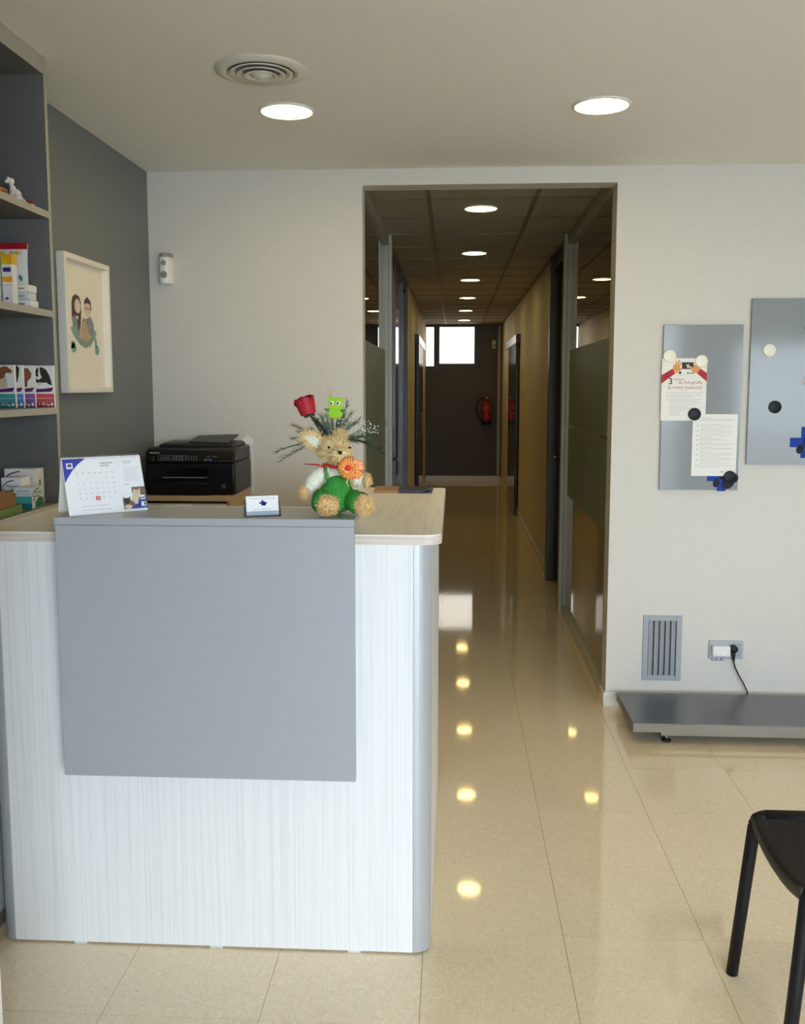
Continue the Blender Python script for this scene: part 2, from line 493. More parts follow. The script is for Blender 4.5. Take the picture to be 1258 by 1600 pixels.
# ------------------------------------------------------------------ the setting
WY = 4.473      # foyer face of the wall with the corridor opening
CZ = 2.595      # foyer ceiling
HZ = 2.6        # corridor ceiling
HL, HR = -0.48, 0.787
END = 15.5

fl = struct('floor', box(-1.9, 4.7, -2.0, 4.6, -0.12, -0.0055).box(-3.2, 3.4, 4.6, END + 0.2, -0.12, -0.0055), 'grout', 'polished beige terrazzo floor')
T = 0.4; X0 = 0.322; Y0 = 2.52; G = 0.0006
tile_mesh = None
rest = MB()
def tile_at(i, j): return (X0 + i * T, Y0 + j * T)
def is_main(i, j):
    x, y = tile_at(i, j)
    if y < 4.5: return y > 1.6 and -1.4 < x < 1.7
    return -0.6 < x < 0.75 and y < END
tm = MB().box(-T / 2 + G, T / 2 - G, -T / 2 + G, T / 2 - G, -0.0055, 0.0)
for j in range(-11, 33):
    for i in range(-9, 11):
        x, y = tile_at(i, j)
        inroom = (-1.7 <= x < 4.3 and y < 4.5) or (-3.0 <= x < 3.0 and 4.5 <= y < 9.4) or (-0.6 < x < 0.75 and y < END)
        if not inroom: continue
        if is_main(i, j):
            if tile_mesh is None:
                o = tm.obj('floor_tile', 'terrazzo', fl); tile_mesh = o.data
            else:
                o = bpy.data.objects.new('floor_tile', tile_mesh); COL.objects.link(o); o.parent = fl
            o.location = (x + T / 2, y + T / 2, 0)
        else:
            rest.box(x + G, x + T - G, y + G, y + T - G, -0.0055, 0.0)
r_ = rest.obj('floor_tile_field', 'terrazzo', fl); r_['kind'] = 'stuff'

struct('wall_back', box(-1.48, -0.441, WY, WY + 0.12, 0, 2.72).box(0.755, 4.6, WY, WY + 0.12, 0, 2.72).box(-0.441, 0.755, WY, WY + 0.12, 2.52, 2.72), 'wall_paint', 'cream wall around the corridor opening')
struct('wall_left', box(-1.80, -1.478, 2.948, WY + 0.12, 0, 2.72), 'grey_paint', 'grey painted side wall behind the counter')
struct('wall_left_alcove', box(-1.80, -1.66, -1.92, 2.948, 0, 2.72), 'grey_paint')
struct('wall_right', box(4.5, 4.62, -1.92, WY, 0, 2.72), 'wall_paint')
struct('ceiling', box(-1.80, 4.62, -1.92, WY, CZ, 2.72), 'ceiling_paint', 'smooth white plaster ceiling of the reception')
# front wall behind the viewer: shop window, entrance and a side window
fw = MB()
fw.box(-1.8, 0.0, -1.92, -1.8, 0, CZ).box(2.6, 3.15, -1.92, -1.8, 0, CZ).box(4.35, 4.62, -1.92, -1.8, 0, CZ)
fw.box(0.0, 2.6, -1.92, -1.8, 2.4, CZ).box(3.15, 4.35, -1.92, -1.8, 2.1, CZ).box(3.15, 4.35, -1.92, -1.8, 0, 0.5)
fw.box(0.0, 2.6, -1.92, -1.8, 0, 0.15)
struct('wall_front', fw, 'wall_paint')
def glazing(name, x0, x1, z0, z1, y0, y1, bars, mat, label, gm='clear_glass'):
    t = thing(name, label, None, ((x0 + x1) / 2, (y0 + y1) / 2, z0), kind='structure')
    off = t.location
    f = 0.05
    mb = MB().box(x0, x0 + f, y0, y1, z0, z1).box(x1 - f, x1, y0, y1, z0, z1).box(x0 + f, x1 - f, y0, y1, z0, z0 + f).box(x0 + f, x1 - f, y0, y1, z1 - f, z1)
    mb.obj('window_frame', mat, t, off)
    xs = [x0 + f] + [b for b in bars] + [x1 - f]
    for b in bars:
        box(b - f / 2, b + f / 2, y0, y1, z0 + f, z1 - f).obj('mullion', mat, t, off)
    ym = (y0 + y1) / 2
    for a, b in zip(xs[:-1], xs[1:]):
        box(a, b, ym - 0.003, ym + 0.003, z0 + f, z1 - f).obj('pane', gm, t, off)
    return t
glazing('window_1', 0.0, 2.6, 0.15, 2.4, -1.89, -1.83, [1.1], 'aluminium_frame', 'shop front glazing with the entrance')
glazing('window_2', 3.15, 4.35, 0.5, 2.1, -1.89, -1.83, [], 'aluminium_frame', 'side window of the shop front')
struct('ground', box(-25, 25, -30, -2.0, -0.25, -0.15), 'bounce_pavement', 'street outside the shop front')
struct('trim_1', box(-0.95, -0.824, 1.46, 1.54, 0, CZ), 'white_trim', 'white post near the entrance')

# baseboards in the reception
struct('baseboard_right', box(0.743, 4.5, WY - 0.012, WY, 0, 0.072).box(0.743, 0.755, WY, WY + 0.12, 0, 0.072), 'white_trim', bevel=0.003)
struct('baseboard_left', box(-1.478, -0.441, WY - 0.012, WY, 0, 0.072), 'white_trim', bevel=0.003)

# ---- corridor shell
struct('wall_corridor_left', box(-0.62, HL, 9.3, END, 0, HZ + 0.02), 'corridor_paint', 'cream left wall of the corridor')
struct('wall_corridor_right', box(HR, 0.92, 7.52, END, 0, HZ + 0.02), 'corridor_paint', 'cream right wall of the corridor')
struct('wall_room_left', box(-3.2, -3.08, 4.59, 9.42, 0, 2.72).box(-3.08, -0.62, 9.3, 9.42, 0, 2.72), 'corridor_paint')
struct('wall_room_left_front', box(-3.2, -1.8, WY, WY + 0.12, 0, 2.72), 'corridor_paint')
struct('wall_room_right', box(3.1, 3.22, 4.59, 7.64, 0, 2.72).box(0.92, 3.1, 7.52, 7.64, 0, 2.72), 'corridor_paint')
struct('baseboard_corridor_right', box(HR - 0.012, HR, 7.53, END, 0, 0.07), 'white_trim')
struct('baseboard_corridor_left', box(HL, HL + 0.012, 9.3, END, 0, 0.07), 'white_trim')
struct('wall_end', box(-0.62, -0.5, END, END + 0.12, 0, 2.72).box(0.445, 0.92, END, END + 0.12, 0, 2.72).box(-0.5, 0.445, END, END + 0.12, 0, 1.88).box(-0.5, 0.445, END, END + 0.12, HZ, 2.72),
       'dark_paint', 'dark grey end wall of the corridor')
struct('baseboard_end', box(HL + 0.012, HR - 0.012, END - 0.014, END, 0, 0.085), 'white_trim')
struct('trim_2', box(0.715, 0.765, END - 0.05, END - 0.014, 0.085, HZ - 0.02), 'aluminium_frame', 'pale vertical strip in the corner of the end wall')
w1 = thing('window_3', 'high window with dark frame in the end wall of the corridor', None, (-0.02, END + 0.04, 1.88), kind='structure')
o_ = w1.location
MB().box(-0.5, -0.475, END, END + 0.08, 1.88, HZ).box(-0.343, -0.25, END, END + 0.08, 1.92, 2.565).box(0.327, 0.445, END, END + 0.08, 1.88, HZ).box(-0.475, 0.327, END, END + 0.08, 2.565, HZ) \
    .box(-0.475, -0.25, END, END + 0.08, 1.88, 1.92).box(-0.25, 0.327, END, END + 0.08, 1.88, 1.962).obj('window_frame', 'bronze_frame', w1, o_)
box(-0.475, -0.343, END + 0.035, END + 0.041, 1.92, 2.565).obj('pane', 'dimming_glass', w1, o_)
box(-0.25, 0.327, END + 0.035, END + 0.041, 1.962, 2.565).obj('pane', 'dimming_glass', w1, o_)
MB().box(0.405, 0.42, END - 0.035, END, 1.92, 2.02).box(0.40, 0.425, END - 0.012, END, 1.90, 2.0).obj('window_handle', 'bronze_frame', w1, o_, bevel=0.003)

ch = struct('ceiling_hallway', box(-3.2, 3.22, WY + 0.12, END + 0.12, HZ + 0.02, 2.72), 'hall_tile_board', 'suspended tile ceiling of the corridor')
gx = [HL, -0.147, 0.443, HR]
gy = [WY + 0.12] + [5.22 + 0.6 * k for k in range(-1, 18)] + [END]
gy = [v for v in gy if v <= END]
b = 0.012
grid = MB()
for x in gx[1:3]: grid.box(x - b, x + b, gy[0], END, HZ + 0.001, HZ + 0.005)
for y in gy[1:-1]: grid.box(HL, HR, y - b * 0.65, y + b * 0.65, HZ + 0.0012, HZ + 0.0052)
grid.box(HL, HL + 0.02, gy[0], END, HZ, HZ + 0.004).box(HR - 0.02, HR, gy[0], END, HZ, HZ + 0.004)
grid.obj('ceiling_grid', 'grid_bar', ch)
tcache = {}
for c in range(3):
    for r in range(len(gy) - 1):
        xa, xb, ya, yb = gx[c] + b * 0.6, gx[c + 1] - b * 0.6, gy[r] + b * 0.6, gy[r + 1] - b * 0.6
        k = (round(xb - xa, 4), round(yb - ya, 4))
        if k not in tcache:
            o = MB().box(-k[0] / 2, k[0] / 2, -k[1] / 2, k[1] / 2, 0, 0.014).obj('ceiling_tile', 'hall_tile_board', ch); tcache[k] = o.data
        else:
            o = bpy.data.objects.new('ceiling_tile', tcache[k]); COL.objects.link(o); o.parent = ch
        o.location = ((xa + xb) / 2, (ya + yb) / 2, HZ + 0.0056)

# ---- glazed partitions either side of the corridor
def partition(name, label, side):
    """side -1: left, +1: right"""
    xg = HL if side < 0 else HR
    t = thing(name, label, 'partition', (xg, 5.5, 0))
    off = t.location
    y0, y1 = WY + 0.12, 6.46
    def bx(a, b_, ya, yb, za, zb):      # a,b measured into the corridor from the glass plane
        p, q = xg - side * a, xg - side * b_
        return (min(p, q), max(p, q), ya, yb, za, zb)
    box(*bx(-0.03, 0.03, y0, y1 - 0.06, HZ - 0.072, HZ)).obj('top_rail', 'aluminium_frame', t, off, bevel=0.003)
    box(*bx(-0.03, 0.03, y0, y1 - 0.06, 0.0, 0.045)).obj('bottom_rail', 'rail_cream', t, off, bevel=0.003)
    box(*bx(-0.03, 0.03, y0, y0 + 0.03, 0.045, HZ - 0.072)).obj('end_post', 'aluminium_frame', t, off)
    MB().box(*bx(-0.04, 0.05, y1 - 0.06, y1, 0.0, HZ)).box(*bx(-0.01, 0.028, y1 - 0.085, y1 - 0.06, 0.045, HZ - 0.072)).obj('post', 'aluminium_frame', t, off, bevel=0.003)
    box(*bx(-0.004, 0.004, y0 + 0.03, y1 - 0.085, 0.045, HZ - 0.072)).obj('glass_pane', 'hall_glass', t, off)
    for za, zb in ((0.83, 1.306), (1.312, 1.82)):
        box(*bx(0.0045, 0.0055, y0 + 0.03, y1 - 0.085, za, zb)).obj('frosted_film', 'frosted', t, off)
    return t
partition('glass_partition', 'glass partition with frosted band on the left of the corridor', -1)
partition('glass_partition', 'glass partition with frosted band on the right of the corridor', 1)

# ---- corridor doors
d = thing('door_1', 'dark full height door in a recess on the right of the corridor', None, (HR, 7.0, 0), kind='structure'); of = d.location
MB().box(0.752, 0.83, 7.455, 7.52, 0, HZ).obj('casing', 'door_grey', d, of, bevel=0.003)
box(0.80, 0.86, 6.46, 6.52, 0, HZ).obj('jamb', 'door_grey', d, of)
box(0.787, 0.86, 6.52, 7.455, 2.5, HZ).obj('header', 'bronze_frame', d, of)
box(0.83, 0.862, 6.52, 7.455, 0.008, 2.5).obj('door_leaf', 'door_dark', d, of)
MB().tube([(0.83, 7.38, 1.02), (0.795, 7.38, 1.02), (0.795, 7.28, 1.02)], 0.009).obj('handle', 'steel_wire', d, of, smooth=True)
d = thing('door_2', 'dark glossy double door on the left of the corridor', None, (HL, 7.4, 0), kind='structure'); of = d.location
for ya, yb in ((6.49, 7.40), (7.44, 8.36)):
    box(-0.515, -0.485, ya, yb, 0.008, 2.5).obj('door_leaf', 'door_dark', d, of)
box(-0.53, -0.465, 6.46, 6.49, 0, HZ).obj('jamb', 'door_grey', d, of)
box(-0.53, -0.470, 7.40, 7.44, 0, HZ).obj('jamb', 'door_grey', d, of)
box(-0.53, -0.465, 8.36, 8.40, 0, HZ).obj('jamb', 'door_grey', d, of)
box(-0.53, -0.475, 6.49, 8.36, 2.5, HZ).obj('header', 'bronze_frame', d, of)
for z in (1.0,):
    MB().tube([(-0.485, 7.3, z), (-0.445, 7.3, z), (-0.445, 7.2, z)], 0.009).obj('handle', 'steel_wire', d, of, smooth=True)
d = thing('door_3', 'dark single door further down the left of the corridor', None, (HL, 8.85, 0), kind='structure'); of = d.location
box(-0.56, -0.53, 8.40, 9.26, 0.008, 2.5).obj('door_leaf', 'door_dark', d, of)
box(-0.58, -0.48, 8.40, 9.26, 2.5, HZ).obj('header', 'bronze_frame', d, of)
box(-0.58, -0.468, 9.26, 9.30, 0, HZ).obj('jamb', 'bronze_frame', d, of)

def sliding(name, label, side):
    xw = HL if side < 0 else HR
    t = thing(name, label, 'door', (xw, 12.0, 0)); off = t.location
    def bx(a, b_, *r):
        p, q = xw - side * a, xw - side * b_
        return (min(p, q), max(p, q)) + r
    box(*bx(0.0, 0.054, 11.22, 13.6, 2.10, 2.2)).obj('rail_cover', 'light_box', t, off, bevel=0.002)
    box(*bx(0.0001, 0.0545, 11.205, 11.22, 2.095, 2.205)).obj('rail_end_cap', 'bronze_frame', t, off)
    box(*bx(0.014, 0.05, 11.28, 12.75, 0.012, 2.098)).obj('door_panel', 'door_dark', t, off, bevel=0.002)
    p = MB()
    p.tube([bx(0.05, 0.05)[:1] + (11.38, 1.0), (xw - side * 0.085, 11.38, 1.0), (xw - side * 0.085, 11.38, 1.25), bx(0.05, 0.05)[:1] + (11.38, 1.25)], 0.007)
    p.obj('handle', 'steel_wire', t, off, smooth=True)
    return t
sliding('sliding_door', 'dark sliding door with pale rail box on the right corridor wall', 1)
sliding('sliding_door', 'dark sliding door with pale rail box on the left corridor wall', -1)

# ------------------------------------------------------------------ ceiling fittings
def downlight(x, y, z, r, label, grp, ox=0.0):
    t = thing('ceiling_light', label, 'ceiling light', (x, y, z), group=grp)
    MB().ring([(r + 0.001, 0.0), (r + 0.014, 0.0), (r + 0.012, -0.005), (r + 0.003, -0.007), (r + 0.001, -0.003)], n=48).obj('rim', 'white_plastic', t, smooth=True)
    MB().lathe([(r + 0.001, 0.0), (r, -0.0035), (r * 0.8, -0.0045), (0.0, -0.005)], n=48).obj('diffuser', 'lamp_glow_strong' if grp.startswith('reception') else 'lamp_glow', t, smooth=True)
    return t
downlight(-0.63, 3.537, CZ, 0.092, 'round reception downlight just behind the circular air vent', 'reception downlights')
downlight(0.531, 3.531, CZ, 0.094, 'round reception downlight on the right, away from the air vent', 'reception downlights')
names = ['nearest the corridor opening', 'second from the corridor opening', 'third from the corridor opening',
         'fourth from the corridor opening', 'fifth from the corridor opening, second nearest the end window', 'nearest the end window']
for k in range(6):
    downlight(0.148, 5.52 + 1.8 * k + (0.06 if k else 0) * 0, HZ + 0.0055, 0.09, 'round corridor downlight ' + names[k], 'corridor downlights')

t = thing('air_vent', 'white circular ceiling air vent with concentric rings', 'air vent', (-0.634, 3.096, CZ)); of = (0, 0, 0)
MB().ring([(0.108, 0.0), (0.152, 0.0), (0.150, -0.004), (0.125, -0.012), (0.110, -0.010)], n=56).obj('outer_ring', 'vent_white', t, smooth=True)
for r0, r1, h in ((0.082, 0.104, -0.014), (0.060, 0.080, -0.018), (0.036, 0.056, -0.022)):
    MB().ring([(r0, h + 0.010), (r0 + 0.002, h + 0.012), (r1, h + 0.002), (r1 - 0.001, h - 0.001), (r0 + 0.006, h + 0.004)], n=56).obj('ring', 'vent_white', t, smooth=True)
MB().lathe([(0.036, -0.008), (0.034, -0.016), (0.018, -0.026), (0.0, -0.029)], n=40).obj('centre_cone', 'vent_white', t, smooth=True)
MB().lathe([(0.118, -0.001), (0.0, -0.0015)], n=40).obj('backing', 'grey_plastic', t)

t = thing('slot_vent', 'narrow dark slot vent in the corridor ceiling by the opening', 'air vent', (0.16, 4.86, HZ))
MB().box(-0.16, 0.16, -0.02, 0.02, -0.004, 0.004).obj('frame', 'grid_bar', t)
MB().box(-0.15, 0.15, -0.008, 0.008, -0.006, -0.003).obj('slot', 'black_rubber', t)

# ------------------------------------------------------------------ reception counter
t = thing('reception_counter', 'white wood-grain reception counter with pale worktop and metal corner posts', 'counter', (-0.67, 2.41, 0)); of = t.location
FY = 2.408; XL, XR = -1.283, -0.057; BZ = 0.006; TZ = 1.157
box(-1.238, -0.106, FY, FY + 0.022, BZ, TZ).obj('front_panel', 'white_laminate', t, of)
box(XR - 0.022, XR, FY + 0.055, 3.58, BZ, TZ).obj('side_panel', 'white_laminate', t, of)
def quarter(cx, cy, r, a0, a1, n=10):
    return [(cx + r * math.cos(a0 + (a1 - a0) * k / n), cy + r * math.sin(a0 + (a1 - a0) * k / n)) for k in range(n + 1)]
R_ = 0.048
pts = quarter(XR - R_, FY + R_, R_, -PI / 2, 0) + quarter(XR - R_, FY + R_, R_ - 0.02, 0, -PI / 2)
MB().prism(pts, BZ, TZ).obj('corner_post', 'aluminium', t, of)
R2 = 0.045
pts = quarter(XL + R2, FY + R2, R2, PI, 1.5 * PI) + quarter(XL + R2, FY + R2, R2 - 0.02, 1.5 * PI, PI)
MB().prism(pts, BZ, TZ).obj('corner_post', 'aluminium', t, of)
for x in (-1.05, -0.66, -0.27):
    MB().prism([(x - 0.018, FY + 0.001), (x + 0.018, FY + 0.001), (x + 0.018, FY + 0.04), (x - 0.018, FY + 0.04)], 0.0, BZ).obj('foot', 'clear_plastic', t, of)
MB().box(XR - 0.03, XR - 0.004, 3.4, 3.43, 0, BZ).obj('foot', 'clear_plastic', t, of)
WT0, WT1 = 1.157, 1.1835
wx = -0.032; wf = 2.392
outl = [(-1.284, wf)] + quarter(wx - 0.045, wf + 0.045, 0.045, -PI / 2, 0) + quarter(wx - 0.02, 3.54 - 0.02, 0.02, 0, PI / 2, 5) + [(-0.43, 3.54), (-0.43, 2.95), (-1.284, 2.95)]
wk = MB().prism(outl, WT0 + 0.001, WT1).obj('worktop', 'ash_worktop', t, of)
edge = [(-1.284, wf - 0.0012)] + quarter(wx - 0.045, wf + 0.045, 0.0462, -PI / 2, 0) + [(wx + 0.0012, 3.52)]
eb = MB()
for (a, b_), (c, d_) in zip(edge[:-1], edge[1:]):
    eb.add([(a, b_, WT0), (c, d_, WT0), (c, d_, WT1 - 0.003), (a, b_, WT1 - 0.003)], [(0, 1, 2, 3)])
eb.flat = True
eb.obj('edge_band', 'ash_edge', wk, of)

# grey front panel with its raised shelf, standing off the counter front
fb = box(-1.047, -0.256, 2.342, 2.364, 0.526, 1.2105).obj('front_board', 'panel_grey', t, of, bevel=0.0015)
fb['label'] = 'flat grey panel standing off the counter front'
lg = box(-1.047, -0.256, 2.340, 2.578, 1.2115, 1.231).obj('ledge', 'slab_grey', t, of, bevel=0.0015)
lg['label'] = 'raised grey ledge above the worktop'
box(-1.0465, -0.2565, 2.3385, 2.3399, 1.2118, 1.2305).obj('ledge_edge', 'panel_grey', lg, of)
for x in (-0.95, -0.65, -0.35):
    box(x - 0.012, x + 0.012, 2.43, 2.56, WT1, 1.2115).obj('spacer', 'aluminium', lg, of)
    box(x - 0.02, x + 0.02, 2.364, FY, 0.7, 0.74).obj('standoff', 'aluminium', fb, of)

# ------------------------------------------------------------------ wall shelving unit on the left
UX = -1.285
t = thing('shelving_unit', 'tall grey built-in shelving unit at the left edge', 'shelf', (-1.47, 2.5, 0)); of = t.location
UY0, UY1, UB = 2.04, 2.944, -1.655
def panel(name, *bx):
    o = box(*bx).obj(name, 'shelf_grey', t, of)
    return o
sp = panel('side_panel', UB, UX - 0.001, UY1 - 0.018, UY1, 0, CZ - 0.001)
box(UX - 0.001, UX, UY1 - 0.018, UY1, 0, CZ - 0.001).obj('edge_strip', 'shelf_edge', sp, of)
sp = panel('side_panel', UB, UX - 0.001, UY0, UY0 + 0.018, 0, CZ - 0.001)
panel('back_panel', UB - 0.004, UB, UY0, UY1, 0, CZ - 0.001)
tp = panel('top_panel', UB, UX - 0.001, UY0 + 0.018, UY1 - 0.018, CZ - 0.055, CZ - 0.001)
box(UX - 0.001, UX, UY0 + 0.018, UY1 - 0.018, CZ - 0.055, CZ - 0.001).obj('edge_strip', 'shelf_edge', tp, of)
SH = [2.122, 1.813, 1.505, 1.195]
for z in SH:
    s_ = panel('shelf', UB, UX - 0.001, UY0 + 0.018, UY1 - 0.018, z - 0.021, z)
    box(UX - 0.001, UX, UY0 + 0.018, UY1 - 0.018, z - 0.021, z).obj('edge_strip', 'shelf_edge', s_, of)
for a, b_ in ((UY0 + 0.02, 2.49), (2.494, UY1 - 0.02)):
    dr = box(UX - 0.02, UX, a, b_, 0.08, 1.17).obj('cabinet_door', 'panel_grey', t, of, bevel=0.0015)
box(UX - 0.05, UX - 0.03, UY0 + 0.018, UY1 - 0.018, 0, 0.08).obj('plinth', 'shelf_grey', t, of)

# ------------------------------------------------------------------ framed picture on the grey wall
t = thing('framed_picture', 'white box frame with a cartoon couple on the grey wall', 'picture', (-1.478, 3.63, 1.55)); of = t.location
y0, y1, z0, z1 = 3.405, 3.855, 1.548, 2.073
fw_ = 0.022; xd = -1.443
for nm, bx in (('frame_side', (-1.478, xd, y0, y0 + fw_, z0, z1)), ('frame_side', (-1.478, xd, y1 - fw_, y1, z0, z1)),
               ('frame_rail', (-1.478, xd, y0 + fw_, y1 - fw_, z0, z0 + fw_)), ('frame_rail', (-1.478, xd, y0 + fw_, y1 - fw_, z1 - fw_, z1))):
    box(*bx).obj(nm, 'frame_white', t, of, bevel=0.003)
box(-1.4775, -1.468, y0 + fw_, y1 - fw_, z0 + fw_, z1 - fw_).obj('mount', 'mat_board', t, of)
# print: u runs along +y (left to right seen from the room), v up
F = Face((-1.468 - of[0], 0, 0), (0, 1, 0), (0, 0, 1), 0.0005)
F.O = Vector((-1.468 - of[0], 3.405 - of[1], 1.548 + 0.165 - of[2])); F.U = Vector((0, 0, 0.56))
# woman with long dark hair
F.poly(('printed_hair', 'hair_brown'), [(0.115, 0.16), (0.105, 0.22), (0.105, 0.32), (0.118, 0.365), (0.145, 0.385), (0.18, 0.375), (0.195, 0.34), (0.197, 0.27), (0.19, 0.19), (0.172, 0.15), (0.165, 0.24), (0.13, 0.23)])
F.disc(('printed_face', 'print_face'), 0.162, 0.305, 0.028, 0.05, 1)
F.poly(('printed_coat', 'print_coat'), [(0.108, 0.225), (0.135, 0.24), (0.165, 0.20), (0.19, 0.22), (0.175, 0.10), (0.15, 0.09), (0.115, 0.14)], 1)
F.poly(('printed_hair', 'hair_brown'), [(0.15, 0.20), (0.172, 0.235), (0.186, 0.20), (0.18, 0.15), (0.16, 0.14)], 2)
# man with glasses
F.disc(('printed_face', 'print_face'), 0.262, 0.30, 0.036, 0.058, 0)
F.poly(('printed_hair', 'hair_brown'), [(0.226, 0.325), (0.232, 0.36), (0.26, 0.385), (0.292, 0.36), (0.302, 0.30), (0.294, 0.29), (0.286, 0.335), (0.25, 0.34)], 1)
for u in (0.245, 0.275):
    F.poly(('printed_glasses', 'hair_brown'), [(u - 0.012, 0.292), (u + 0.012, 0.292), (u + 0.012, 0.31), (u - 0.012, 0.31)], 1)
    F.rect(('printed_lens', 'print_face'), u - 0.008, u + 0.008, 0.295, 0.307, 2)
F.poly(('printed_coat', 'print_coat'), [(0.235, 0.225), (0.29, 0.25), (0.318, 0.20), (0.316, 0.11), (0.27, 0.10), (0.25, 0.16)], 1)
F.poly(('printed_dog', 'print_dog'), [(0.18, 0.10), (0.19, 0.17), (0.215, 0.225), (0.235, 0.215), (0.25, 0.15), (0.29, 0.10), (0.28, 0.04), (0.22, 0.02), (0.19, 0.05)], 2)
F.poly(('printed_dog', 'print_dog'), [(0.205, 0.20), (0.21, 0.24), (0.23, 0.225)], 2)
# ribbon under the couple
rib = [(0.105, 0.10), (0.13, 0.05), (0.18, -0.0), (0.225, -0.012), (0.27, 0.0), (0.31, 0.045), (0.33, 0.09)]
F.O = F.O + Vector((0, 0, 0.034))
F.line(('printed_ribbon', 'print_teal'), rib, 0.034, 3)
F.disc(('printed_ribbon', 'print_teal'), 0.11, -0.045, 0.024, 0.034, 3); F.disc(('printed_ribbon', 'print_teal'), 0.345, -0.05, 0.02, 0.034, 3)
F.line(('printed_ribbon', 'print_teal'), [(0.11, 0.0), (0.10, -0.05)], 0.03, 3); F.line(('printed_ribbon', 'print_teal'), [(0.33, 0.04), (0.335, -0.03)], 0.018, 3)
F.line(('printed_outline', 'ink_grey'), [(a, b_ - 0.02) for a, b_ in rib[1:-1]], 0.004, 4)
F.line(('printed_outline', 'ink_grey'), [(0.195, 0.0), (0.225, -0.008), (0.26, 0.002)], 0.008, 5)
F.build(t)

# ------------------------------------------------------------------ wall fittings
t = thing('air_freshener', 'white automatic air freshener on the cream wall by the grey corner', 'dispenser', (-1.389, WY, 2.06)); of = t.location
MB().prism([(-1.42, WY), (-1.42, WY - 0.03), (-1.41, WY - 0.055), (-1.389, WY - 0.062), (-1.368, WY - 0.055), (-1.358, WY - 0.03), (-1.358, WY)][::-1], 2.062, 2.19).obj('body', 'white_plastic', t, of, bevel=0.006)
MB().prism([(-1.418, WY), (-1.418, WY - 0.03), (-1.408, WY - 0.053), (-1.389, WY - 0.060), (-1.370, WY - 0.053), (-1.360, WY - 0.03), (-1.360, WY)][::-1], 2.19, 2.207).obj('cap', 'grey_plastic', t, of, bevel=0.004)
MB().lathe([(0.012, 0.0), (0.012, -0.004), (0.0, -0.005)], (-1.389, WY - 0.0605, 2.16), 20, 'y').obj('nozzle', 'grey_plastic', t, of)
MB().lathe([(0.017, 0.0), (0.016, -0.003), (0.0, -0.004)], (-1.389, WY - 0.0605, 2.105), 20, 'y').obj('button', 'grey_plastic', t, of)

def wall_board(name, label, x0, x1, z0, z1):
    t = thing(name, label, 'board', ((x0 + x1) / 2, WY, z0)); of = t.location
    box(x0, x1, WY - 0.020, WY - 0.006, z0, z1).obj('panel', 'board_grey', t, of, bevel=0.001)
    box(x0 + 0.04, x1 - 0.04, WY - 0.006, WY, z0 + 0.05, z1 - 0.05).obj('mounting', 'aluminium_frame', t, of)
    return t
BF = WY - 0.020
def emblem(par, off, cx, cz, s):
    F = Face((cx - off[0], BF - off[1], cz - off[2]), (1, 0, 0), (0, 0, 1), 0.0004)
    a, b_ = 0.30 * s, 0.98 * s
    k = ('printed_emblem', 'emblem_blue')
    F.poly(k, [(-a, -b_), (a, -b_), (a, -a), (b_, -a), (b_, a), (a, a), (a, b_), (-a, b_), (-a, a), (-b_, a), (-b_, -a), (-a, -a)])
    k = ('printed_paw', 'emblem_navy')
    F.disc(k, 0.42 * s, -0.45 * s, 0.46 * s, 0.36 * s, 2, a0=0.5)
    for u, v, q in ((-0.35, -0.42, 0.3), (0.06, 0.08, 0.2), (0.52, 0.12, 0.2), (0.9, -0.1, 0.2)):
        F.disc(k, u * s, v * s, 0.22 * s, 0.3 * s, 2, a0=-q)
    F.build(par)
b1 = wall_board('magnetic_board', 'grey magnetic board holding two paper sheets', 0.984, 1.352, 1.082, 1.862)
emblem(b1, b1.location, 1.275, 1.145, 0.07)
b2 = wall_board('magnetic_board', 'grey magnetic board with bare magnets, cut off by the right edge', 1.388, 1.83, 1.205, 1.982)
emblem(b2, b2.location, 1.66, 1.31, 0.075)

# poster on the left board
t = thing('contest_poster', 'pet photo contest poster with red-sleeved hands, on the magnetic board', 'poster', (1.083, BF, 1.428)); of = t.location
px0, px1, pz0, pz1 = 0.979, 1.189, 1.412, 1.706
box(px0, px1, BF - 0.0012, BF - 0.0002, pz0, pz1).obj('sheet', 'paper', t, of)
F = Face((px0 - of[0], BF - 0.0012 - of[1], pz0 - of[2]), (1, 0, 0), (0, 0, 1), 0.0003)
W_ = px1 - px0
F.poly(('printed_sleeve', 'sleeve_red'), [(0.0, 0.175), (0.062, 0.222), (0.05, 0.245), (0.0, 0.215)])
F.poly(('printed_sleeve', 'sleeve_red'), [(W_, 0.185), (W_ - 0.045, 0.222), (W_ - 0.032, 0.246), (W_, 0.225)])
F.poly(('printed_hand', 'skin_print'), [(0.05, 0.243), (0.062, 0.222), (0.09, 0.238), (0.097, 0.247), (0.082, 0.25), (0.095, 0.275), (0.088, 0.278), (0.08, 0.262), (0.084, 0.286), (0.077, 0.287), (0.071, 0.265), (0.07, 0.284), (0.063, 0.28), (0.062, 0.262), (0.054, 0.268), (0.052, 0.255)])
F.poly(('printed_hand', 'skin_print'), [(W_ - 0.045, 0.222), (W_ - 0.032, 0.246), (W_ - 0.05, 0.262), (W_ - 0.06, 0.264), (W_ - 0.063, 0.25), (W_ - 0.092, 0.262), (W_ - 0.094, 0.256), (W_ - 0.072, 0.242), (W_ - 0.07, 0.228)])
F.rect(('printed_phone', 'phone_print'), 0.093, 0.147, 0.243, 0.275, -0.3)
F.poly(('printed_screen', 'cat_cream'), [(0.112, 0.268), (0.12, 0.262), (0.124, 0.268), (0.13, 0.25), (0.118, 0.248)], 0.5)
F.disc(('printed_logo', 'ink_dark'), 0.085, 0.226, 0.006, 0.006); F.rect(('printed_text', 'ink_light'), 0.072, 0.108, 0.214, 0.216)
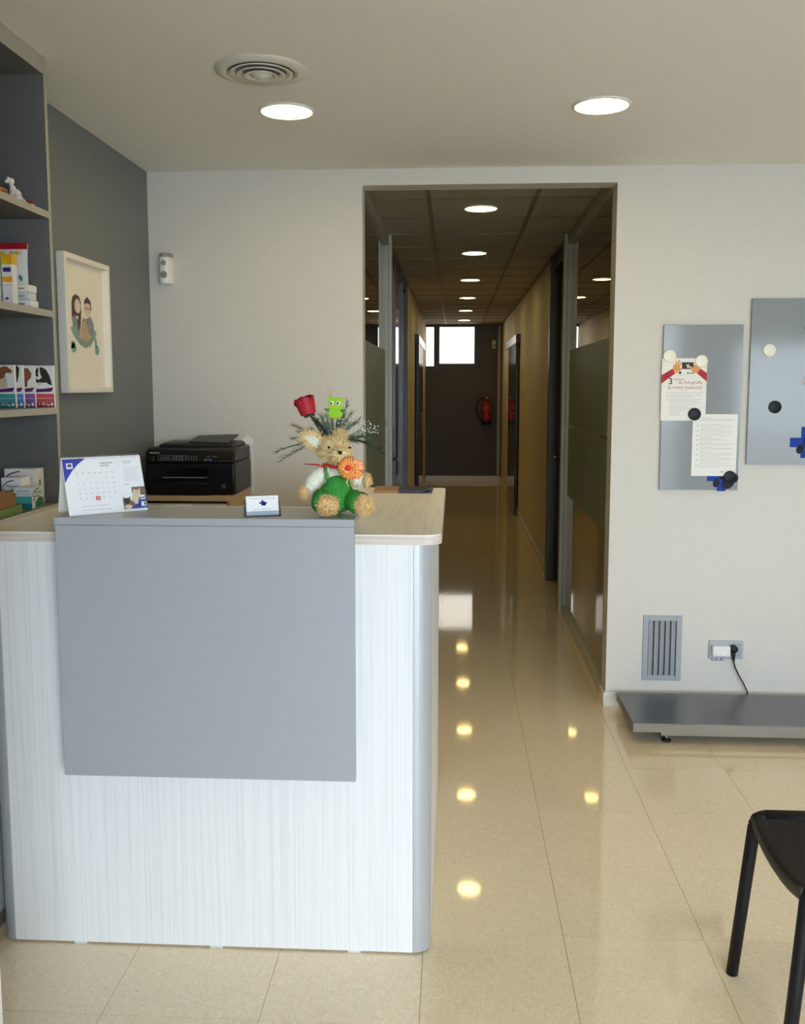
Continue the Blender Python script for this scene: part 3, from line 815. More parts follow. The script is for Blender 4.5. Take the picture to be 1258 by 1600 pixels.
F.rect(('printed_logo', 'ink_dark'), 0.118, 0.126, 0.221, 0.227); F.rect(('printed_logo', 'ink_dark'), 0.128, 0.15, 0.222, 0.225)
F.text(('printed_number', 'ink_green'), '3', 0.032, 0.172, 0.042, bold=True)
F.text(('printed_title', 'ink_red'), 'Concurs', 0.056, 0.190, 0.017, width=0.05)
F.text(('printed_title', 'ink_red'), 'de fotografia', 0.078, 0.174, 0.021, width=0.112)
F.text(('printed_title', 'ink_red'), 'la meva mascota', 0.03, 0.150, 0.023, width=0.16)
F.rect(('printed_text', 'ink_light'), 0.09, 0.125, 0.140, 0.142)
for v, u0, u1, bul in ((0.130, .038, .19, 1), (0.118, .038, .185, 1), (0.111, .038, .15, 0), (0.099, .038, .188, 1), (0.092, .038, .17, 0), (0.084, .038, .18, 0), (0.074, .038, .16, 0), (0.066, .038, .13, 0), (0.058, .038, .15, 1), (0.050, .038, .12, 0), (0.042, .038, .10, 0), (0.034, .038, .08, 0), (0.026, .038, .09, 0)):
    F.rect(('printed_text', 'ink_light'), u0, u1, v, v + 0.0022)
    if bul: F.rect(('printed_bullet', 'ink_grey'), 0.026, 0.031, v - 0.0005, v + 0.003)
F.build(t)

t = thing('rules_sheet', 'white text sheet lapping under the poster, on the magnetic board', 'paper', (1.233, BF, 1.15)); of = t.location
px0, px1, pz0, pz1 = 1.131, 1.340, 1.149, 1.443
box(px0, px1, BF - 0.0026, BF - 0.0016, pz0, pz1).obj('sheet', 'paper', t, of)
F = Face((px0 - of[0], BF - 0.0026 - of[1], pz0 - of[2]), (1, 0, 0), (0, 0, 1), 0.0003)
for k, v in enumerate([0.275, .268, .262, .244, .237, .228, .220, .214, .206, .198, .191, .184, .176, .170, .160, .154, .148, .138, .132, .126, .116, .108, .100, .092, .084, .076, .068, .060, .050, .042]):
    F.rect(('printed_text', 'ink_light'), 0.035, 0.035 + [0.06, .15, .14, .155, .10][(k * 3 + k // 4) % 5], v, v + 0.0018)
    if k % 3 == 1: F.rect(('printed_bullet', 'ink_grey'), 0.02, 0.027, v - 0.0005, v + 0.003)
F.rect(('printed_logo', 'ink_red'), 0.138, 0.150, 0.018, 0.022)
F.build(t)

def magnet(x, z, r, mat, label, grp, dy=0.0):
    o = MB().lathe([(r, 0.0), (r, -0.006), (r * 0.93, -0.0085), (0, -0.009)], (0, 0, 0), 32, 'y').obj('disc_magnet', mat, None, smooth=False, bevel=0.0008)
    o.location = (x, BF - dy, z)
    tag(o, label, 'magnet', grp)
magnet(1.0125, 1.716, 0.0295, 'magnet_cream', 'cream disc magnet on the top left corner of the poster', 'disc magnets', 0.0016)
magnet(1.161, 1.692, 0.0295, 'magnet_cream', 'cream disc magnet on the top right corner of the poster', 'disc magnets', 0.0016)
magnet(1.137, 1.443, 0.0295, 'magnet_black', 'black disc magnet where the poster meets the white text sheet', 'disc magnets', 0.0032)
magnet(1.312, 1.145, 0.0295, 'magnet_black', 'black disc magnet on the lower right corner of the white text sheet', 'disc magnets', 0.0032)
magnet(1.473, 1.742, 0.0295, 'magnet_cream', 'cream disc magnet high on the board without papers', 'disc magnets')
magnet(1.510, 1.477, 0.0295, 'magnet_black', 'black disc magnet on the left half of the board without papers', 'disc magnets')
magnet(1.667, 1.600, 0.0295, 'magnet_cream', 'cream disc magnet cut off by the right edge of the photo', 'disc magnets')
magnet(1.660, 1.846, 0.0295, 'magnet_black', 'black disc magnet high up, cut off by the right photo edge', 'disc magnets')

# low wall grille
t = thing('wall_grille', 'grey ventilation grille with vertical slats low on the wall', 'vent', (1.024, WY, 0.137)); of = t.location
x0, x1, z0, z1 = 0.930, 1.117, 0.137, 0.462
for nm, bx in (('frame_side', (x0, x0 + 0.026, WY - 0.008, WY, z0, z1)), ('frame_side', (x1 - 0.026, x1, WY - 0.008, WY, z0, z1)),
               ('frame_rail', (x0 + 0.026, x1 - 0.026, WY - 0.008, WY, z0, z0 + 0.026)), ('frame_rail', (x0 + 0.026, x1 - 0.026, WY - 0.008, WY, z1 - 0.026, z1))):
    box(*bx).obj(nm, 'vent_grey', t, of, bevel=0.0015)
box(x0 + 0.026, x1 - 0.026, WY - 0.001, WY - 0.0002, z0 + 0.026, z1 - 0.026).obj('backing', 'vent_dark', t, of)
n = 5; w_ = (x1 - x0 - 0.052) / n
for k in range(n):
    xa = x0 + 0.026 + k * w_
    MB().prism([(xa + 0.001, WY - 0.010), (xa + w_ * 0.45, WY - 0.0095), (xa + w_ * 0.80, WY - 0.0055), (xa + w_ - 0.004, WY - 0.0015), (xa + w_ - 0.006, WY - 0.0012), (xa + w_ * 0.4, WY - 0.006), (xa + 0.002, WY - 0.008)], z0 + 0.026, z1 - 0.026).obj('slat', 'vent_slat', t, of)

t = thing('wall_socket', 'grey double wall socket low on the cream wall', 'socket', (1.33, WY, 0.25)); of = t.location
box(1.248, 1.413, WY - 0.010, WY, 0.250, 0.342).obj('plate', 'socket_plate', t, of, bevel=0.004)
box(1.262, 1.328, WY - 0.013, WY - 0.010, 0.262, 0.330).obj('insert', 'socket_plate', t, of, bevel=0.002)
box(1.335, 1.401, WY - 0.013, WY - 0.010, 0.262, 0.330).obj('insert', 'vent_grey', t, of, bevel=0.002)
for x in (1.272, 1.295, 1.318):
    box(x - 0.009, x + 0.009, WY - 0.016, WY - 0.001, 0.242, 0.258).obj('lower_tab', 'socket_plate', t, of, bevel=0.002)
t = thing('plug_adapter', 'white plug-in adapter in the wall socket', 'adapter', (1.298, WY - 0.013, 0.27)); of = t.location
box(1.258, 1.342, WY - 0.048, WY - 0.013, 0.272, 0.322).obj('body', 'white_plastic', t, of, bevel=0.005)
for x in (1.272, 1.300, 1.328):
    MB().lathe([(0.0022, 0), (0.0018, -0.001), (0, -0.0012)], (x, WY - 0.048, 0.283), 10, 'y').obj('indicator', 'grey_plastic', t, of)
t = thing('power_plug', 'black plug with cable running from the socket to the floor scale', 'plug', (1.358, WY - 0.013, 0.27)); of = t.location
MB().lathe([(0.020, 0.0), (0.0195, -0.018), (0.016, -0.026), (0.0, -0.028)], (1.362, WY - 0.0132, 0.305), 24, 'y').obj('plug_head', 'black_rubber', t, of, smooth=True)
MB().tube([(1.362, WY - 0.028, 0.298), (1.3625, WY - 0.028, 0.27), (1.364, WY - 0.026, 0.245)], [0.010, 0.008, 0.0045], 12).obj('strain_relief', 'black_rubber', t, of, smooth=True)
cab = [(1.364, WY - 0.026, 0.246), (1.372, WY - 0.026, 0.215), (1.392, WY - 0.026, 0.175), (1.415, WY - 0.027, 0.135), (1.432, WY - 0.029, 0.100), (1.440, WY - 0.03, 0.06), (1.442, WY - 0.045, 0.02), (1.442, WY - 0.12, 0.012)]
MB().tube(cab, 0.0034, 8).obj('cable', 'black_rubber', t, of, smooth=True)

# ------------------------------------------------------------------ floor scale
t = thing('floor_scale', 'low stainless steel animal weighing platform on the floor', 'scale', (1.45, 4.17, 0)); of = t.location
sx0, sx1, sy0, sy1 = 0.798, 2.05, 3.985, 4.40
# sheet folded down on all sides
top = MB().box(sx0, sx1, sy0, sy1, 0.091, 0.095)
top.obj('platform_top', 'stainless', t, of, bevel=0.001)
MB().box(sx0, sx1, sy0, sy0 + 0.002, 0.055, 0.091).obj('front_skirt', 'stainless_edge', t, of)
MB().box(sx0, sx0 + 0.002, sy0 + 0.002, sy1 - 0.002, 0.055, 0.091).obj('side_skirt', 'stainless_edge', t, of)
MB().box(sx1 - 0.002, sx1, sy0 + 0.002, sy1 - 0.002, 0.055, 0.091).obj('side_skirt', 'stainless_edge', t, of)
MB().box(sx0, sx1, sy1 - 0.002, sy1, 0.055, 0.091).obj('rear_skirt', 'stainless_edge', t, of)
box(0.925, 1.92, 4.005, 4.03, 0.034, 0.09).obj('base_bar', 'stainless_edge', t, of)
box(0.925, 1.92, 4.33, 4.355, 0.034, 0.09).obj('base_bar', 'aluminium', t, of)
for x in (0.955, 1.89):
    for y in (4.03, 4.34):
        ft = MB().lathe([(0.021, 0.0), (0.021, 0.006), (0.012, 0.013), (0.006, 0.015)], (x, y, 0), 24).obj('foot', 'black_rubber', t, of, smooth=True)
        MB().lathe([(0.006, 0.014), (0.006, 0.036)], (x, y, 0), 12).obj('stem', 'steel_wire', ft, of)

# ------------------------------------------------------------------ chair at the right edge
t = thing('chair', 'black chair with curved seat, cut off by the right edge', 'chair', (0.99, 2.18, 0)); of = t.location
def bend(foot, top, dx):
    """front or rear leg: straight tube that bends over into the side rail"""
    f, q = Vector(foot), Vector(top)
    pts = [f, f.lerp(q, 0.5), q]
    for k in range(1, 7):
        a_ = PI / 2 * k / 6
        pts.append(Vector((q.x + dx * 0.028 * (1 - math.cos(a_)), q.y, q.z + 0.024 * math.sin(a_))))
    return MB().tube(pts, [0.0155, 0.0162] + [0.0168] * 7, 16)
LG = [((0.756, 2.374, 0.0), (0.793, 2.358, 0.424), 1), ((0.758, 1.985, 0.0), (0.797, 2.004, 0.424), 1), ((1.235, 2.374, 0.0), (1.198, 2.358, 0.424), -1), ((1.235, 1.985, 0.0), (1.196, 2.004, 0.424), -1)]
for p, q, dx in LG: bend(p, q, dx).obj('leg', 'chair_black', t, of, smooth=True)
for y in (2.358, 2.004):
    MB().tube([(0.82, y, 0.448), (1.0, y, 0.448), (1.172, y, 0.448)], 0.0168, 16).obj('side_rail', 'chair_black', t, of, smooth=True)
# seat: sheet slung between the side rails, sagging towards the middle
seat = MB(); nu, nv = 22, 24; vs = []
def seat_pt(u, v):
    e = min(1.0, 4.0 * min(u, 1 - u))
    y = 2.181 + (v - 0.5) * (0.352 + 0.028 * min(1.0, 12 * u))
    return (0.786 + 0.42 * u, y, 0.464 - 0.034 * math.sin(PI * v) ** 0.75 - 0.006 * (1 - min(1, u / 0.08)) ** 2)
for i in range(nu + 1):
    for j in range(nv + 1): vs.append(seat_pt(i / nu, j / nv))
seat.add(vs, [(i * (nv + 1) + j, (i + 1) * (nv + 1) + j, (i + 1) * (nv + 1) + j + 1, i * (nv + 1) + j + 1) for i in range(nu) for j in range(nv)])
so = seat.obj('seat', 'chair_seat', t, of, smooth=True)
sm = so.modifiers.new('solid', 'SOLIDIFY'); sm.thickness = 0.009; sm.offset = -1
ap = MB(); vs = []
for j in range(nv + 1):
    x, y, z = seat_pt(0, j / nv)
    for dx, dz in ((0.0, -0.001), (-0.004, -0.008), (-0.003, -0.024), (0.006, -0.037), (0.016, -0.040)): vs.append((x + dx, y, z + dz))
ap.add(vs, [(5 * j + k, 5 * j + k + 1, 5 * (j + 1) + k + 1, 5 * (j + 1) + k) for j in range(nv) for k in range(4)])
ao = ap.obj('front_apron', 'chair_apron', t, of, smooth=True); ao.modifiers.new('s', 'SOLIDIFY').thickness = 0.006
bk = MB(); vs = []
for i in range(13):
    for j in range(13):
        u, v = i / 12, j / 12
        z = 0.468 + 0.36 * v
        y = 1.995 + 0.37 * u + (0.02 * (1 - 2 * u) if v > 0.85 else 0)
        x = 1.195 + 0.085 * v + 0.025 * math.sin(PI * u)
        vs.append((x, y, z))
bk.add(vs, [(i * 13 + j, (i + 1) * 13 + j, (i + 1) * 13 + j + 1, i * 13 + j + 1) for i in range(12) for j in range(12)])
bo = bk.obj('backrest', 'chair_seat', t, of, smooth=True); bo.modifiers.new('s', 'SOLIDIFY').thickness = 0.012

#PART2
# ------------------------------------------------------------------ filing cabinet and printer
t = thing('filing_cabinet', 'beech drawer cabinet with white fronts under the printer', 'cabinet', (-1.23, 4.27, 0)); of = t.location
cx0, cx1, cy0, cy1, cz = -1.472, -1.003, 4.075, 4.455, 1.082
box(cx0, cx1, cy0 - 0.004, cy1, cz - 0.024, cz).obj('top', 'beech', t, of, bevel=0.001)
box(cx0, cx0 + 0.018, cy0, cy1, 0, cz - 0.024).obj('side_panel', 'beech', t, of)
box(cx1 - 0.018, cx1, cy0, cy1, 0, cz - 0.024).obj('side_panel', 'beech', t, of)
box(cx0 + 0.018, cx1 - 0.018, cy1 - 0.01, cy1, 0, cz - 0.024).obj('back_panel', 'beech', t, of)
for k in range(4):
    za = 0.02 + k * 0.258; zb = za + 0.252
    dr = box(cx0 + 0.02, cx1 - 0.02, cy0, cy0 + 0.018, za, zb).obj('drawer', 'drawer_white', t, of, bevel=0.001)
    m = (cx0 + cx1) / 2 - 0.01
    MB().prismy([(m - 0.062, zb - 0.004), (m - 0.045, zb - 0.030), (m + 0.045, zb - 0.030), (m + 0.062, zb - 0.004)][::-1], cy0 - 0.006, cy0 + 0.001).obj('handle', 'white_plastic', dr, of)

t = thing('printer', 'black office printer with document feeder on the cabinet', 'printer', (-1.195, 4.27, cz)); of = t.location
p0, p1, q0, q1 = -1.402, -0.99, 4.095, 4.44
box(p0, p1, q0 + 0.012, q1, cz, cz + 0.150).obj('body', 'black_plastic', t, of, bevel=0.010, seg=3)
# control band, raked
MB().prismx([(q0, cz + 0.148), (q0 + 0.02, cz + 0.20), (q0 + 0.05, cz + 0.213), (q1 - 0.01, cz + 0.213), (q1 - 0.01, cz + 0.148)], p0, p1).obj('scanner_unit', 'black_plastic', t, of, bevel=0.010, seg=3)
MB().prismx([(q0 + 0.05, cz + 0.21), (q0 + 0.07, cz + 0.228), (q1 - 0.08, cz + 0.236), (q1 - 0.02, cz + 0.225), (q1 - 0.02, cz + 0.21)], p0 + 0.05, p1 - 0.02).obj('document_feeder', 'black_plastic', t, of, bevel=0.006)
MB().add([(p0 + 0.17, q0 + 0.12, cz + 0.238), (p1 - 0.05, q0 + 0.10, cz + 0.232), (p1 - 0.05, q1 - 0.03, cz + 0.262), (p0 + 0.17, q1 - 0.05, cz + 0.256),
          (p0 + 0.17, q0 + 0.12, cz + 0.234), (p1 - 0.05, q0 + 0.10, cz + 0.228), (p1 - 0.05, q1 - 0.03, cz + 0.256), (p0 + 0.17, q1 - 0.05, cz + 0.250)],
         [(0, 1, 2, 3), (7, 6, 5, 4), (0, 4, 5, 1), (1, 5, 6, 2), (2, 6, 7, 3), (3, 7, 4, 0)]).obj('feeder_tray', 'black_plastic', t, of)
tr = MB().prismx([(q0 - 0.012, cz + 0.004), (q0 - 0.014, cz + 0.055), (q0 + 0.01, cz + 0.072), (q0 + 0.013, cz + 0.072), (q0 + 0.013, cz + 0.004)], p0 + 0.03, p1 - 0.115).obj('paper_tray', 'black_plastic', t, of, bevel=0.004)
box(p0 + 0.08, p1 - 0.13, q0 + 0.009, q0 + 0.013, cz + 0.078, cz + 0.082).obj('output_lip', 'key_grey', t, of)
box(p0 + 0.06, p1 - 0.12, q0 + 0.0105, q0 + 0.0125, cz + 0.085, cz + 0.125).obj('output_slot', 'black_gloss', t, of)
# print on the raked control panel
ra = math.atan2(0.052, 0.02)
F = Face((p0 - of[0], q0 - of[1], cz + 0.148 - of[2]), (1, 0, 0), (0, math.cos(ra), math.sin(ra)), 0.0006)
F.text(('brand_lettering', 'drawer_white'), 'EPSON', 0.020, 0.043, 0.0095, width=0.046, bold=True)
F.rect(('panel_outline', 'key_grey'), 0.063, 0.192, 0.010, 0.034); F.rect(('panel_inset', 'black_gloss'), 0.065, 0.190, 0.0115, 0.0325, 1)
F.rect(('display', 'lcd'), 0.072, 0.118, 0.015, 0.028, 2)
for i in range(4):
    for j in range(3):
        F.rect(('printed_numerals', 'key_grey'), 0.130 + i * 0.013, 0.136 + i * 0.013, 0.0145 + j * 0.006, 0.0175 + j * 0.006, 2)
for i in range(4):
    for j in range(3):
        F.rect(('printed_numerals', 'key_grey'), 0.200 + i * 0.012, 0.205 + i * 0.012, 0.012 + j * 0.008, 0.0155 + j * 0.008, 1)
F.rect(('stop_key', 'key_red'), 0.286, 0.298, 0.026, 0.032, 1); F.rect(('start_key', 'key_blue'), 0.296, 0.308, 0.010, 0.018, 1)
F.rect(('copy_key', 'key_grey'), 0.276, 0.290, 0.010, 0.018, 1)
F.rect(('printed_text', 'key_grey'), 0.312, 0.335, 0.027, 0.030, 1)
F.rect(('printed_text', 'key_grey'), 0.036, 0.046, 0.012, 0.016, 1); F.rect(('printed_text', 'key_grey'), 0.038, 0.044, 0.024, 0.028, 1)
F.build(t)
F = Face((p0 - of[0], q0 + 0.0118 - of[1], cz - of[2]), (1, 0, 0), (0, 0, 1), 0.0006)
F.rect(('sticker', 'key_grey'), 0.352, 0.368, 0.032, 0.048, 1); F.rect(('sticker_icon', 'black_plastic'), 0.355, 0.365, 0.035, 0.045, 2)
F.rect(('sticker_mark', 'key_grey'), 0.358, 0.362, 0.038, 0.042, 3)
F.build(t)
box(p1 - 0.001, p1 + 0.0006, q0 + 0.10, q0 + 0.13, cz + 0.13, cz + 0.142).obj('side_catch', 'black_gloss', t, of)

o = MB().prismy([(-1.035, 1.27), (-0.995, 1.262), (-0.978, 1.318), (-1.012, 1.333), (-1.045, 1.31)], WY - 0.012, WY - 0.008).obj('paper_note', 'paper', None)
tag(o, 'small white paper tucked behind the printer against the wall', 'paper')
box(-0.993, -0.987, WY - 0.006, WY, 1.05, 1.27).obj('cable_cover', 'white_trim', o)

# ------------------------------------------------------------------ desk calendar
LZ = 1.2311
t = thing('desk_calendar', 'white spiral desk calendar with blue corner standing on the ledge', 'calendar', (-1.0125, 2.3575, LZ), rz=math.radians(39.6))
CW, CS, CH = 0.2145, 0.056, 0.150
CLN = math.hypot(CS, CH)
def slab(pts4, th, n):
    """thin sheet through four corners, thickened by th along n"""
    n = Vector(n).normalized() * th
    a = [Vector(p) for p in pts4]; b_ = [p + n for p in a]
    return MB().add(a + b_, [(0, 1, 2, 3), (7, 6, 5, 4), (0, 4, 5, 1), (1, 5, 6, 2), (2, 6, 7, 3), (3, 7, 4, 0)])
fn = (0, -CH, CS)
slab([(0, 0, 0.0005), (CW, 0, 0.0005), (CW, CS, CH), (0, CS, CH)], 0.0012, (0, CH, -CS)).obj('front_leaf', 'paper_white', t)
slab([(0, CS + 0.002, CH), (CW, CS + 0.002, CH), (CW, CS + 0.045, 0.0005), (0, CS + 0.045, 0.0005)], 0.0012, (0, -CH, -0.045)).obj('back_leaf', 'paper', t)
slab([(0.01, 0.004, 0.0008), (CW - 0.01, 0.004, 0.0008), (CW - 0.01, CS + 0.04, 0.0008), (0.01, CS + 0.04, 0.0008)], 0.0008, (0, 0, -1)).obj('base_leaf', 'paper', t)
F = Face((0, 0, 0.0005), (1, 0, 0), (0, CS, CH), 0.0003)
pg = MB(); pg.flat = True
L_ = CLN
def fpt(u, v, h=0.0): return F.O + F.R * u + F.U * v + F.N * h
slab([fpt(0.001, 0.002, 0.0002), fpt(0.144, 0.002, 0.0002), fpt(0.146, L_ - 0.004, 0.0002), fpt(0.001, L_ - 0.004, 0.0002)], 0.0006, F.N).obj('month_page', 'paper_white', t)
slab([fpt(0.143, 0.004, 0.0012), fpt(CW, 0.006, 0.0012), fpt(CW, L_ - 0.004, 0.0012), fpt(0.146, L_ - 0.004, 0.0012)], 0.0006, F.N).obj('note_page', 'paper_white', t)
F = Face(fpt(0, 0, 0.001), (1, 0, 0), (0, CS, CH), 0.0003)
F.poly(('printed_corner', 'cal_blue'), [(0.001, L_ - 0.004), (0.001, 0.56 * L_), (0.008, 0.63 * L_), (0.022, 0.75 * L_), (0.040, 0.87 * L_), (0.063, L_ - 0.004)])
F.rect(('printed_logo', 'paper_white'), 0.010, 0.027, 0.80 * L_, 0.90 * L_, 1)
F.rect(('printed_logo_mark', 'navy_print'), 0.0135, 0.0235, 0.838 * L_, 0.88 * L_, 2)
F.rect(('printed_logo_mark', 'ink_grey'), 0.012, 0.025, 0.818 * L_, 0.826 * L_, 2)
for c in range(7):
    F.rect(('printed_text', 'ink_light'), 0.0335 + c * 0.0158, 0.0375 + c * 0.0158, 0.705 * L_, 0.725 * L_)
    for r in range(5):
        day = r * 7 + c - 3
        if 1 <= day <= 30:
            if day == 28: continue
            F.text(('printed_numerals', 'ink_light'), str(day), 0.0352 + c * 0.0158, (0.60 - r * 0.085) * L_, 0.0075, center=True)
F.rect(('printed_highlight', 'cal_red'), 0.0765, 0.0885, 0.235 * L_, 0.303 * L_)
F.text(('printed_numerals', 'paper_white'), '28', 0.0825, 0.26 * L_ - 0.001, 0.0075, 1, center=True)
for v, a_, b_ in ((0.14, 0.035, 0.11), (0.07, 0.033, 0.115), (0.865, 0.10, 0.135), (0.82, 0.10, 0.125)):
    F.rect(('printed_text', 'ink_light'), a_, b_, v * L_, v * L_ + (0.0012 if v < 0.5 else 0.004))
F.build(t)
F = Face(fpt(0, 0, 0.002), (1, 0, 0), (0, CS, CH), 0.0003)
F.rect(('printed_text', 'ink_light'), 0.163, 0.185, 0.885 * L_, 0.895 * L_); F.rect(('printed_text', 'ink_light'), 0.163, 0.185, 0.855 * L_, 0.865 * L_)
for k in range(9): F.rect(('printed_text', 'ink_light'), 0.160, 0.200 if k else 0.205, (0.76 - 0.028 * k) * L_, (0.76 - 0.028 * k) * L_ + 0.0007)
F.rect(('printed_text', 'ink_light'), 0.157, 0.172, 0.47 * L_, 0.48 * L_)
# the cats
F.poly(('printed_photo', 'cat_brown'), [(0.176, 0.42 * L_), (CW, 0.42 * L_), (CW, 0.24 * L_), (0.19, 0.10 * L_), (0.178, 0.2 * L_)])
F.poly(('printed_corner', 'cal_blue'), [(0.172, 0.036 * L_), (CW, 0.04 * L_), (CW, 0.27 * L_), (0.196, 0.21 * L_), (0.18, 0.16 * L_)], 1)
F.poly(('printed_cat', 'cat_cream'), [(0.172, 0.20 * L_), (0.178, 0.30 * L_), (0.181, 0.40 * L_), (0.186, 0.36 * L_), (0.194, 0.36 * L_), (0.199, 0.41 * L_), (0.199, 0.28 * L_), (0.192, 0.20 * L_), (0.188, 0.12 * L_), (0.17, 0.10 * L_)], 2)
F.disc(('printed_eye', 'cat_dark'), 0.1865, 0.315 * L_, 0.0012, 0.0015, 3); F.disc(('printed_eye', 'cat_dark'), 0.1945, 0.315 * L_, 0.0012, 0.0015, 3)
F.poly(('printed_cat', 'cat_brown'), [(0.148, 0.036 * L_), (0.147, 0.18 * L_), (0.149, 0.255 * L_), (0.155, 0.225 * L_), (0.162, 0.225 * L_), (0.168, 0.26 * L_), (0.169, 0.19 * L_), (0.180, 0.14 * L_), (0.176, 0.036 * L_)], 3)
F.disc(('printed_face', 'cat_dark'), 0.158, 0.175 * L_, 0.0075, 0.009, 4); F.disc(('printed_chest', 'cat_cream'), 0.160, 0.075 * L_, 0.010, 0.006, 4)
F.rect(('printed_label', 'paper_white'), 0.197, 0.210, 0.19 * L_, 0.27 * L_, 3); F.rect(('printed_label_mark', 'navy_print'), 0.199, 0.208, 0.21 * L_, 0.23 * L_, 4)
F.rect(('printed_label', 'paper_white'), 0.197, 0.212, 0.07 * L_, 0.15 * L_, 3); F.rect(('printed_label_band', 'ink_green'), 0.197, 0.212, 0.15 * L_, 0.18 * L_, 3); F.disc(('printed_label_mark', 'ink_green'), 0.208, 0.11 * L_, 0.003, 0.005, 4)
F.build(t)
sp_ = MB()
for k in range(30):
    x = 0.006 + k * (CW - 0.012) / 29
    sp_.tube([(x, CS + 0.001 + 0.0062 * math.cos(a_), CH - 0.001 + 0.0062 * math.sin(a_)) for a_ in [2 * PI * q / 9 for q in range(10)]], 0.0007, 5, False)
sp_.obj('spiral_binding', 'steel_wire', t)['kind'] = 'stuff'

# ------------------------------------------------------------------ business card holder
t = thing('card_holder', 'clear acrylic card holder on the ledge with white business cards', 'card holder', (-0.539, 2.360, LZ), rz=math.radians(19.8))
HW = 0.088
MB().box(-0.002, HW, 0.002, 0.045, 0, 0.002).obj('base', 'acrylic', t)
MB().prismx([(0.040, 0.002), (0.054, 0.040), (0.056, 0.040), (0.043, 0.002)], -0.002, HW).obj('back_rest', 'acrylic', t)
MB().prismx([(0.002, 0.002), (0.007, 0.014), (0.009, 0.014), (0.004, 0.002)], -0.002, HW).obj('front_lip', 'acrylic', t)
for xa in (-0.004, HW):
    MB().prismx([(0.002, 0.0), (0.008, 0.016), (0.030, 0.035), (0.054, 0.040), (0.045, 0.0)], xa, xa + 0.002).obj('cheek', 'acrylic', t)
cd = thing('business_card_stack', 'stack of white business cards with blue paw logo in the acrylic holder', 'card', (-0.539, 2.360, LZ), rz=math.radians(19.8))
lean = (0.0, 0.016, 0.049)
sl = slab([(0.001, 0.012, 0.0032), (0.086, 0.012, 0.0032), (0.086, 0.028, 0.0525), (0.001, 0.028, 0.0525)], 0.012, (0, 0.049, -0.016))
sl.obj('cards', 'paper_white', cd)
F = Face((0.001, 0.012, 0.0032), (1, 0, 0), lean, 0.0003)
k_ = ('printed_emblem', 'emblem_blue')
F.poly(k_, [(0.040, 0.026), (0.046, 0.026), (0.046, 0.031), (0.051, 0.031), (0.051, 0.035), (0.046, 0.035), (0.046, 0.040), (0.040, 0.040), (0.040, 0.035), (0.034, 0.035), (0.034, 0.031), (0.040, 0.031)])
F.disc(('printed_paw', 'emblem_navy'), 0.0475, 0.0285, 0.0042, 0.0032, 1)
for u, v in ((0.041, 0.030), (0.0445, 0.034), (0.049, 0.0345), (0.0525, 0.032)): F.disc(('printed_paw', 'emblem_navy'), u, v, 0.0017, 0.0023, 1)
for v, a_, b_ in ((0.016, 0.02, 0.066), (0.010, 0.012, 0.074), (0.044, 0.008, 0.078)): F.rect(('printed_text', 'ink_light'), a_, b_, v, v + 0.0012)
F.build(cd)

# ------------------------------------------------------------------ leaflets on the worktop
for k, (lab, rz, dx, col) in enumerate((('bottom leaflet of the pile on the counter wing, tan and dark blue', 0.01, 0.0, 0.0),
                                        ('middle leaflet of the pile on the counter wing, edges showing', -0.02, 0.004, 0.0),
                                        ('topmost leaflet of the pile, tan left side and dark blue right', 0.03, -0.002, 0.0))):
    t = thing('leaflet', lab, 'leaflet', (-0.188 + dx, 3.42, WT1 + 0.0002 + k * 0.0032), rz=rz, group='leaflets on the counter wing')
    vs = []; n = 14
    for i in range(n + 1):
        u = i / n; x = -0.105 + 0.21 * u; z = 0.012 * max(0, (u - 0.8) / 0.2) ** 2 * (1 if k == 2 else 0)
        vs += [(x, -0.075, z), (x, 0.085, z), (x, -0.075, z + 0.003), (x, 0.085, z + 0.003)]
    def seg(a, b_):
        fs = []
        for i in range(a, b_):
            o0, o1 = 4 * i, 4 * (i + 1)
            fs += [(o0, o1, o1 + 2, o0 + 2), (o0 + 1, o0 + 3, o1 + 3, o1 + 1), (o0 + 2, o1 + 2, o1 + 3, o0 + 3), (o0, o0 + 1, o1 + 1, o1)]
        fs += [(4 * a, 4 * a + 2, 4 * a + 3, 4 * a + 1), (4 * b_, 4 * b_ + 1, 4 * b_ + 3, 4 * b_ + 2)]
        return fs
    mb = MB().add(vs, seg(0, 6)); mb.obj('tan_side', 'leaflet_tan', t)
    mb = MB().add(vs, seg(6, n)); mb.obj('blue_side', 'leaflet_blue', t)

# ------------------------------------------------------------------ plush rabbit with flowers
pt_ = thing('plush_flower_arrangement', 'straw plush rabbit in green overalls holding a rose, owl pick and ferns', 'plush', (-0.30, 2.46, LZ))
def fluff(mb, c, r, n, ln, w, flow=None, rot=None, front=None):
    for _ in range(n):
        d_ = Vector((random.gauss(0, 1), random.gauss(0, 1), random.gauss(0, 1))).normalized()
        if front and d_.dot(Vector(front)) < -0.35: continue
        p = Vector((r[0] * d_.x, r[1] * d_.y, r[2] * d_.z))
        nn = Vector((d_.x / r[0], d_.y / r[1], d_.z / r[2])).normalized()
        if rot: p = rot @ p; nn = rot @ nn
        p = p + Vector(c)
        if flow is not None:
            away = (p - Vector(flow)); away -= nn * away.dot(nn)
            if away.length > 1e-5: away.normalize()
            q = p + (away * 0.9 + nn * 0.35) * ln * random.uniform(0.6, 1.2)
        else:
            q = p + (nn + Vector((random.uniform(-.35, .35), random.uniform(-.35, .35), random.uniform(-.35, .35)))) * ln * random.uniform(0.6, 1.2)
        mb.strand(p - nn * 0.002, q, w)
    return mb
